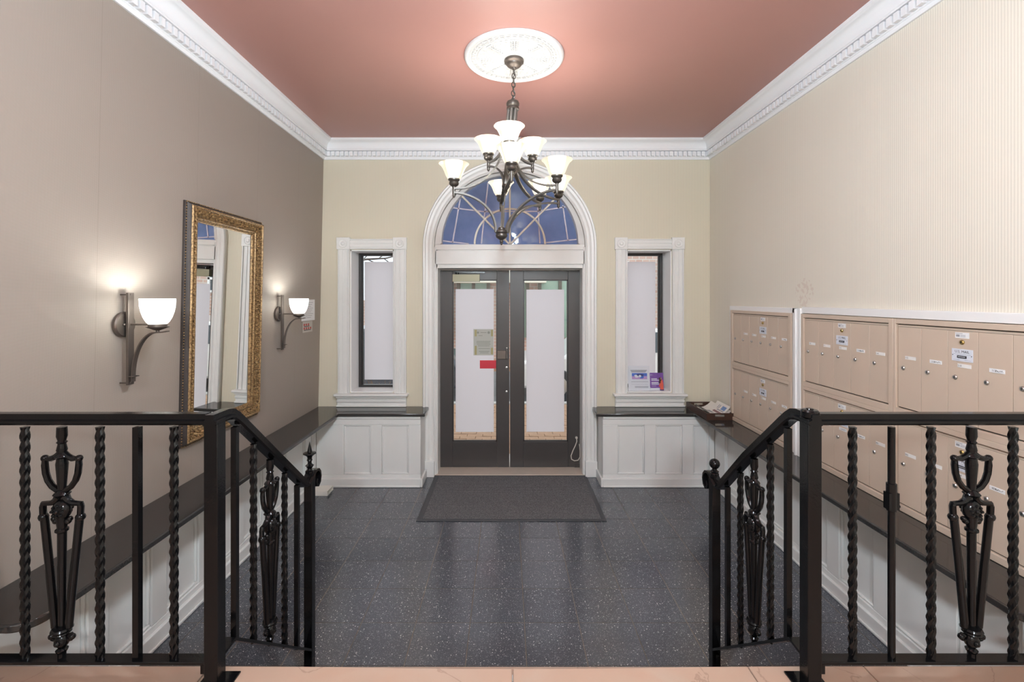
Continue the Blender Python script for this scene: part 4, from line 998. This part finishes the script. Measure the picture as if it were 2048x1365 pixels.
def railing(label, X, sgn, x_end, cross, stair, finial, y_low):
    r = thing('stair_railing', label, 'railing', (X, RY, LZ))
    # posts
    box(X - .0225, X + .0225, RY - .0225, RY + .0225, LZ, ZT - (.004 if sgn < 0 else .0)).build('post', black, r, bevel=.002)
    m = box(X - .055, X + .055, RY - .055, RY + .055, LZ, LZ + .006); m.build('base_plate', black, r, bevel=.002)
    zlow = Z(-.872)
    box(X - .020, X + .020, y_low - .020, y_low + .020, 0.0, zlow).build('post', black, r, bevel=.002)
    if sgn > 0: MB().lathe([(.026, 0), (.027, .004), (.027, .018), (.023, .023), (.012, .024), (.010, .027), (.001, .028)], (X - .002, RY, ZT + .004), 20).build('post_cap', black, r)
    # hand rails
    xa, xb = (x_end, X - .02) if sgn < 0 else (X + .02, x_end)
    MB().sweep([(xa, RY, ZT - .010), (xb, RY, ZT - .010)], cap_prof, (0, -1, 0) if True else None).build('hand_rail', black, r)
    raw = [(1.490, -.403), (1.575, -.403), (1.600, -.408), (1.625, -.424), (1.66, -.452), (1.92, -.669), (2.155, -.868), (2.180, -.884), (2.202, -.889), (2.222, -.880), (2.255, -.862), (2.285, -.853), (2.312, -.858), (2.330, -.876), (2.336, -.900), (2.328, -.924), (2.308, -.936), (2.290, -.928), (2.284, -.910), (2.294, -.898)]
    raw = [(a + (y_low - 2.245), b) if a > 2.0 else (a, b) for a, b in raw]
    n_ = 11; MB().sweep([(X, a, Z(b)) for a, b in raw[:n_]], cap_prof, (1, 0, 0)).build('sloping_hand_rail', black, r)
    MB().sweep([(X, a, Z(b)) for a, b in raw[n_ - 2:]], [(-.020, -.006), (.020, -.006), (.020, .006), (-.020, .006)], (1, 0, 0)).build('scroll', black, r)
    box(min(xa, xb), max(xa, xb), RY - .020, RY + .020, ZBR - .010, ZBR).build('bottom_rail', black, r, bevel=.002)
    xc = X + sgn * .034; box(min(xc - .006, xc + .006), max(xc - .006, xc + .006), RY - .012, RY + .012, ZBR - .045, ZBR - .008).build('bracket', black, r)
    bl = [(1.53, -1.187), (1.605, -1.183), (2.25, -1.715)]
    MB().sweep([(X, a, Z(b)) for a, b in bl], [(-.019, -.005), (.019, -.005), (.019, .005), (-.019, .005)], (1, 0, 0)).build('sloping_bottom_rail', black, r)
    box(X - .008, X + .008, y_low - .034, y_low - .020, Z(-1.74), Z(-1.69)).build('bracket', black, r)
    def top(y):
        for (a, b), (c, d) in zip(raw, raw[1:]):
            if a <= y <= c: return Z(b + (d - b) * (y - a) / (c - a)) - .024
        return Z(-.87)
    def bot(y): return Z(-1.183 - (y - 1.605) * .825)
    for (x, k) in cross:
        if k == 't': twisted(MB(), x, RY, ZBR - .002, ZT - .03).build('twisted_baluster', black, r)
        if k == 'p':
            m = box(x - .0098, x + .0098, RY - .0098, RY + .0098, ZBR - .002, ZT - .03) if sgn < 0 else MB().tube([(x, RY, ZBR - .002), (x, RY, ZT - .03)], .0108, 14)
            o = m.build('plain_baluster', black, r)
            if sgn > 0:
                m = MB().lathe([(.0125, 0), (.0150, -.001), (.0150, -.090), (.0125, -.092)], (x, RY, Z(-.393 - .215)), 16); m.box(x - .017, x + .017, RY - .012, RY + .012, Z(-.393 - .30), Z(-.393 - .245)); m.lathe([(.005, 0), (.005, .008)], (x + .015, RY - .004, Z(-.393 - .29)), 8, 'x'); m.build('repair_sleeve', black, o)
        if k == 'o': ornament(MB(), (x, RY), (1, 0, 0), ZT - .03, ZBR).build('cast_baluster', black, r)
    for (y, k) in stair:
        if k == 't': twisted(MB(), X, y, bot(y), top(y)).build('twisted_baluster', black, r)
        if k == 'p': box(X - .0095, X + .0095, y - .0095, y + .0095, bot(y), top(y)).build('plain_baluster', black, r)
        if k == 'o':
            m = ornament(MB(), (X, y), (0, 1, 0), top(y), bot(y)); m.build('cast_baluster', black, r)
    if finial == 'spear':
        MB().lathe([(.020, 0), (.020, .022), (.012, .026), (.010, .034), (.016, .042), (.020, .048), (.010, .056), (.009, .066), (.013, .074), (.010, .082), (.013, .092), (.022, .100), (.031, .106), (.029, .110), (.012, .114), (.011, .118), (.006, .140), (.0008, .164)], (X, y_low, Z(-.862)), 20).build('spear_finial', black, r)
    else:
        m = MB().lathe([(.020, 0), (.020, .020), (.016, .024), (.020, .030), (.012, .036), (.010, .046)], (X, y_low, Z(-.862)), 20); m.sphere((X, y_low, Z(-.862) + .066), .0245, n=20); m.build('ball_finial', black, r)
    return r
fx = lambda px: (px - 1014) / F * RY
railing('black wrought iron stair railing on the left with spear finial on lower post', -.961, -1, -1.90, [(fx(50), 't'), (fx(124), 'o'), (fx(200), 't'), (fx(275), 'p'), (fx(348), 't'), (fx(50) - .125, 'p'), (fx(50) - .24, 't')],
        [(1.632, 'p'), (1.751, 't'), (1.873, 'o'), (1.995, 't'), (2.114, 'p')], 'spear', 2.25)
railing('black wrought iron stair railing on the right with ball finial on lower post', .9985, 1, 2.04, [(fx(1705), 't'), (fx(1783), 'p'), (fx(1862), 't'), (fx(1943), 'o'), (fx(2026), 't'), (fx(2105), 'p'), (fx(2185), 't')],
        [(1.642, 'p'), (1.752, 't'), (1.866, 'o'), (1.977, 't'), (2.090, 'p')], 'ball', 2.222)

# ------------------------------------------------------------------ globe pendants added out of view above and behind the camera as fill light
for k, (x, y) in enumerate(((.06, 1.12), (.06, -2.3))):
    r = thing('added_fill_globe', ('nearer added fill light globe, out of view above the landing' if k == 0 else 'farther added fill light globe, out of view behind the landing'), 'added fill light', (x, y, 2.9), 'added fill light globes')
    MB().lathe([(.07, 0), (.07, -.012), (.05, -.03), (.012, -.04)], (x, y, CZ), 24).build('canopy', bronze2, r)
    MB().tube([(x, y, CZ - .03), (x, y, 3.04)], .007, 8).build('rod', bronze2, r)
    MB().lathe([(.02, .06), (.05, .05), (.055, .0), (.05, -.01)], (x, y, 3.04), 20).build('fitter', bronze2, r)
    gm_ = bpy.data.materials.new('fill_globe_glow'); gm_.use_nodes = True; p_ = gm_.node_tree.nodes['Principled BSDF']
    p_.inputs['Emission Color'].default_value = (.80, .92, 1, 1); p_.inputs['Emission Strength'].default_value = FILL_GLOBE[k]
    m = MB(); m.sphere((x, y, 2.9), .15, n=24); m.build('glowing_fill_globe', gm_, r)

# ------------------------------------------------------------------ the street outside
pv = struct('pavement', (0, 0, 0), 'orange brick pavement outside the doors')
box(-9, 9, 5.12, 8.2, -.25, -.062).build('pavement_bed', mat('brick_paving_field', (.40, .25, .16), .9, var=.3, vscale=14), pv)
bw, bd = .205, .102; bme = None
for j in range(24):
    for i in range(12):
        x = -.95 + i * (bw + .006) + (bw / 2 if j % 2 else 0) * .9; y = 5.55 + j * (bd + .006)
        if bme is None: bme = MB().box(-bw / 2, bw / 2, -bd / 2, bd / 2, -.06, 0).mesh('paving_brick', pavebrick, smooth=False)
        o = bpy.data.objects.new('paving_brick', bme); COL.objects.link(o); o.parent = pv; o.location = (x, y, -.045 + random.uniform(-.003, .003))
o = box(-.9, 1.0, 5.12, 5.45, -.2, -.012).build('door_step', mat('limestone', (.60, .57, .52), .8)); tag(o, 'pale stone doorstep outside the entrance', kind='structure')
box(-14, 14, 8.2, 8.35, -.25, -.04).build('kerb', mat('kerb_stone', (.5, .49, .47), .9), pv)
o = box(-30, 30, 8.35, 12.6, -.3, -.17).build('street', asphalt); tag(o, kind='structure')
o = box(-30, 30, 12.6, 14.5, -.3, -.05).build('far_pavement', mat('far_brick_paving', (.50, .30, .20), .9, var=.2, vscale=5)); tag(o, kind='structure')
bl = thing('street_building', 'red brick building with a pale canopy and green glass across the street', 'building', (0, 14.2, 0))
FY = 14.2
box(-2.9, 16, FY, FY + 3, -.05, 9).build('brick_wall', facade_m, bl)
k = FY / F
q = lambda px: (px - 1014) * k
box(-14, -2.9, FY + 2.2, FY + 2.6, -.05, 1.75).build('garden_wall', facade_m, bl)
canopy = mat('cream_stone', (.85, .80, .68), .7)
box(q(830), q(1089), FY - .7, FY, Z(31 * k * .97), Z(60 * k)).build('canopy', canopy, bl)
green = mat('green_window_glass', (.30, .45, .37), .15); dkm = mat('dark_mullion', (.09, .08, .06), .5)
for (a, b, z0, z1) in ((918, 977, -1.2, .52), (1079, 1160, -1.2, 1.6), (838, 900, -1.2, .52), (1042, 1055, -1.2, .52)):
    f = box(q(a), q(b), FY - .06, FY + .02, Z(z0), Z(z1)).build('shop_window', green, bl)
    m = MB(); n = max(1, int((b - a) / 28))
    for i in range(n + 1):
        x = q(a) + (q(b) - q(a)) * i / n; m.box(x - .05, x + .05, FY - .14, FY - .04, Z(z0), Z(z1))
    m.build('mullion', dkm, f)
whitem = mat('white_window_paint', (.85, .86, .86), .5)
for (xc, zc) in ((3.2, .5), (5.2, .5), (7.4, .5), (3.4, 3.6), (5.6, 3.6), (7.8, 3.6)):
    f = box(xc - .5, xc + .5, FY - .05, FY + .01, Z(zc - .6), Z(zc + .6)).build('window', mat('dark_pane', (.06, .08, .10), .1), bl) if 'dark_pane' not in bpy.data.materials else box(xc - .5, xc + .5, FY - .05, FY + .01, Z(zc - .6), Z(zc + .6)).build('window', bpy.data.materials['dark_pane'], bl)
    m = MB()
    for i in range(4): x = xc - .5 + i / 3; m.box(x - .035, x + .035, FY - .10, FY - .045, Z(zc - .6), Z(zc + .6))
    for i in range(4): z_ = zc - .6 + .4 * i; m.box(xc - .53, xc + .53, FY - .10, FY - .045, Z(z_ - .035), Z(z_ + .035))
    m.build('sash_bars', whitem, f)
def car(label, xc, yc, body, sc_=1.0):
    r = thing('parked_car', label, 'car', (xc, yc, -.17)); z = -.17; bm_ = mat('car_paint_' + label.split()[0], body, .25, coat=.6)
    prof = [(-2.2, .28), (-2.22, .62), (-2.05, .80), (-1.25, .90), (-.75, 1.36), (.55, 1.42), (1.35, .95), (2.1, .84), (2.25, .55), (2.2, .28)]
    MB().prism([(xc + a, z + b) for a, b in prof], yc - .85, yc + .85, 'xz').build('body', bm_, r, bevel=.06)
    win_ = [(-1.05, .95), (-.66, 1.30), (.50, 1.35), (1.1, .97)]
    gm = bpy.data.materials['dark_pane']
    MB().prism([(xc + a, z + b) for a, b in win_], yc - .862, yc + .862, 'xz').build('side_window', gm, r)
    for dx in (-1.4, 1.4):
        for s in (-1, 1):
            wv = MB().lathe([(.20, 0), (.31, 0), (.33, .03), (.33, .17), (.31, .20), (.20, .20)], (xc + dx, yc + s * .78 - .1, z + .33), 20, 'y').build('wheel', rubber, r)
            MB().lathe([(.20, -.0), (.06, -.012), (.001, -.012)], (xc + dx, yc + s * .78 - .1 + (.2 if s > 0 else 0), z + .33), 14, 'y').build('hub_cap', steel, wv)
    return r
car('white parked car at the kerb, seen past the right door film', 2.35, 9.6, (.75, .75, .76))
car('dark parked car at the kerb, seen past the left door film', -3.1, 9.6, (.06, .07, .09))
# bare street tree and planter grass outside the left window
trw = thing('street_tree', 'bare street tree behind the left window', 'tree', (-3.55, 8.6, -.05)); bark = mat('dark_bark', (.10, .075, .06), .9)
MB().tube([(-3.55, 8.6, -.06), (-3.5, 8.6, 1.4), (-3.42, 8.62, 3.2), (-3.3, 8.6, 5.0)], .09, 10, scale=[1.2, 1, .8, .5]).build('trunk', bark, trw)
rr = random.Random(11)
for k in range(12):
    z_ = 1.9 + .22 * k; a = rr.uniform(0, 2 * PI); p = Vector((-3.45, 8.6, z_)); pts = [p]
    dvec = Vector((math.cos(a), .4 * math.sin(a), .35))
    for j in range(5): p = p + dvec * .22 + Vector((rr.uniform(-.07, .07), rr.uniform(-.05, .05), rr.uniform(-.06, .08))); pts.append(p)
    m = MB().tube(pts, .022, 6, scale=[1, .8, .65, .5, .4, .25])
    for j in (2, 3, 4): m.tube([pts[j], pts[j] + Vector((rr.uniform(-.3, .3), rr.uniform(-.1, .1), rr.uniform(.05, .3)))], .008, 5)
    m.build('branch', bark, trw)
m = MB().tube([(-3.45, 8.6, 2.40), (-3.0, 8.6, 2.50), (-2.6, 8.58, 2.55), (-2.25, 8.6, 2.57), (-1.9, 8.6, 2.66)], .026, 6, scale=[1.2, 1, .8, .6, .3])
for (x, z_, dx, dz) in ((-2.8, 2.52, .2, .16), (-2.6, 2.55, .22, -.10), (-2.4, 2.56, .2, .14), (-2.3, 2.57, .16, -.12)): m.tube([(x, 8.6, z_), (x + dx, 8.6, z_ + dz)], .010, 5)
m.build('branch', bark, trw)
gp_ = thing('window_planter', 'planter of dry stems below the left window outside', 'planter', (-1.4, 5.30, .3))
box(-1.75, -1.05, 5.16, 5.42, .10, .62).build('box', mat('planter_grey', (.3, .3, .3), .7), gp_)
m = MB()
for k in range(34):
    x = rr.uniform(-1.72, -1.08); y = rr.uniform(5.2, 5.38); h_ = rr.uniform(.04, .125); m.tube([(x, y, .61), (x + rr.uniform(-.02, .02), y, .72 + h_ * .6), (x + rr.uniform(-.05, .05), y, .78 + h_)], .006, 5, scale=[1, .8, .3])
o = m.build('dry_stems', mat('dry_stem', (.20, .13, .08), .9), gp_); o['kind'] = 'stuff'
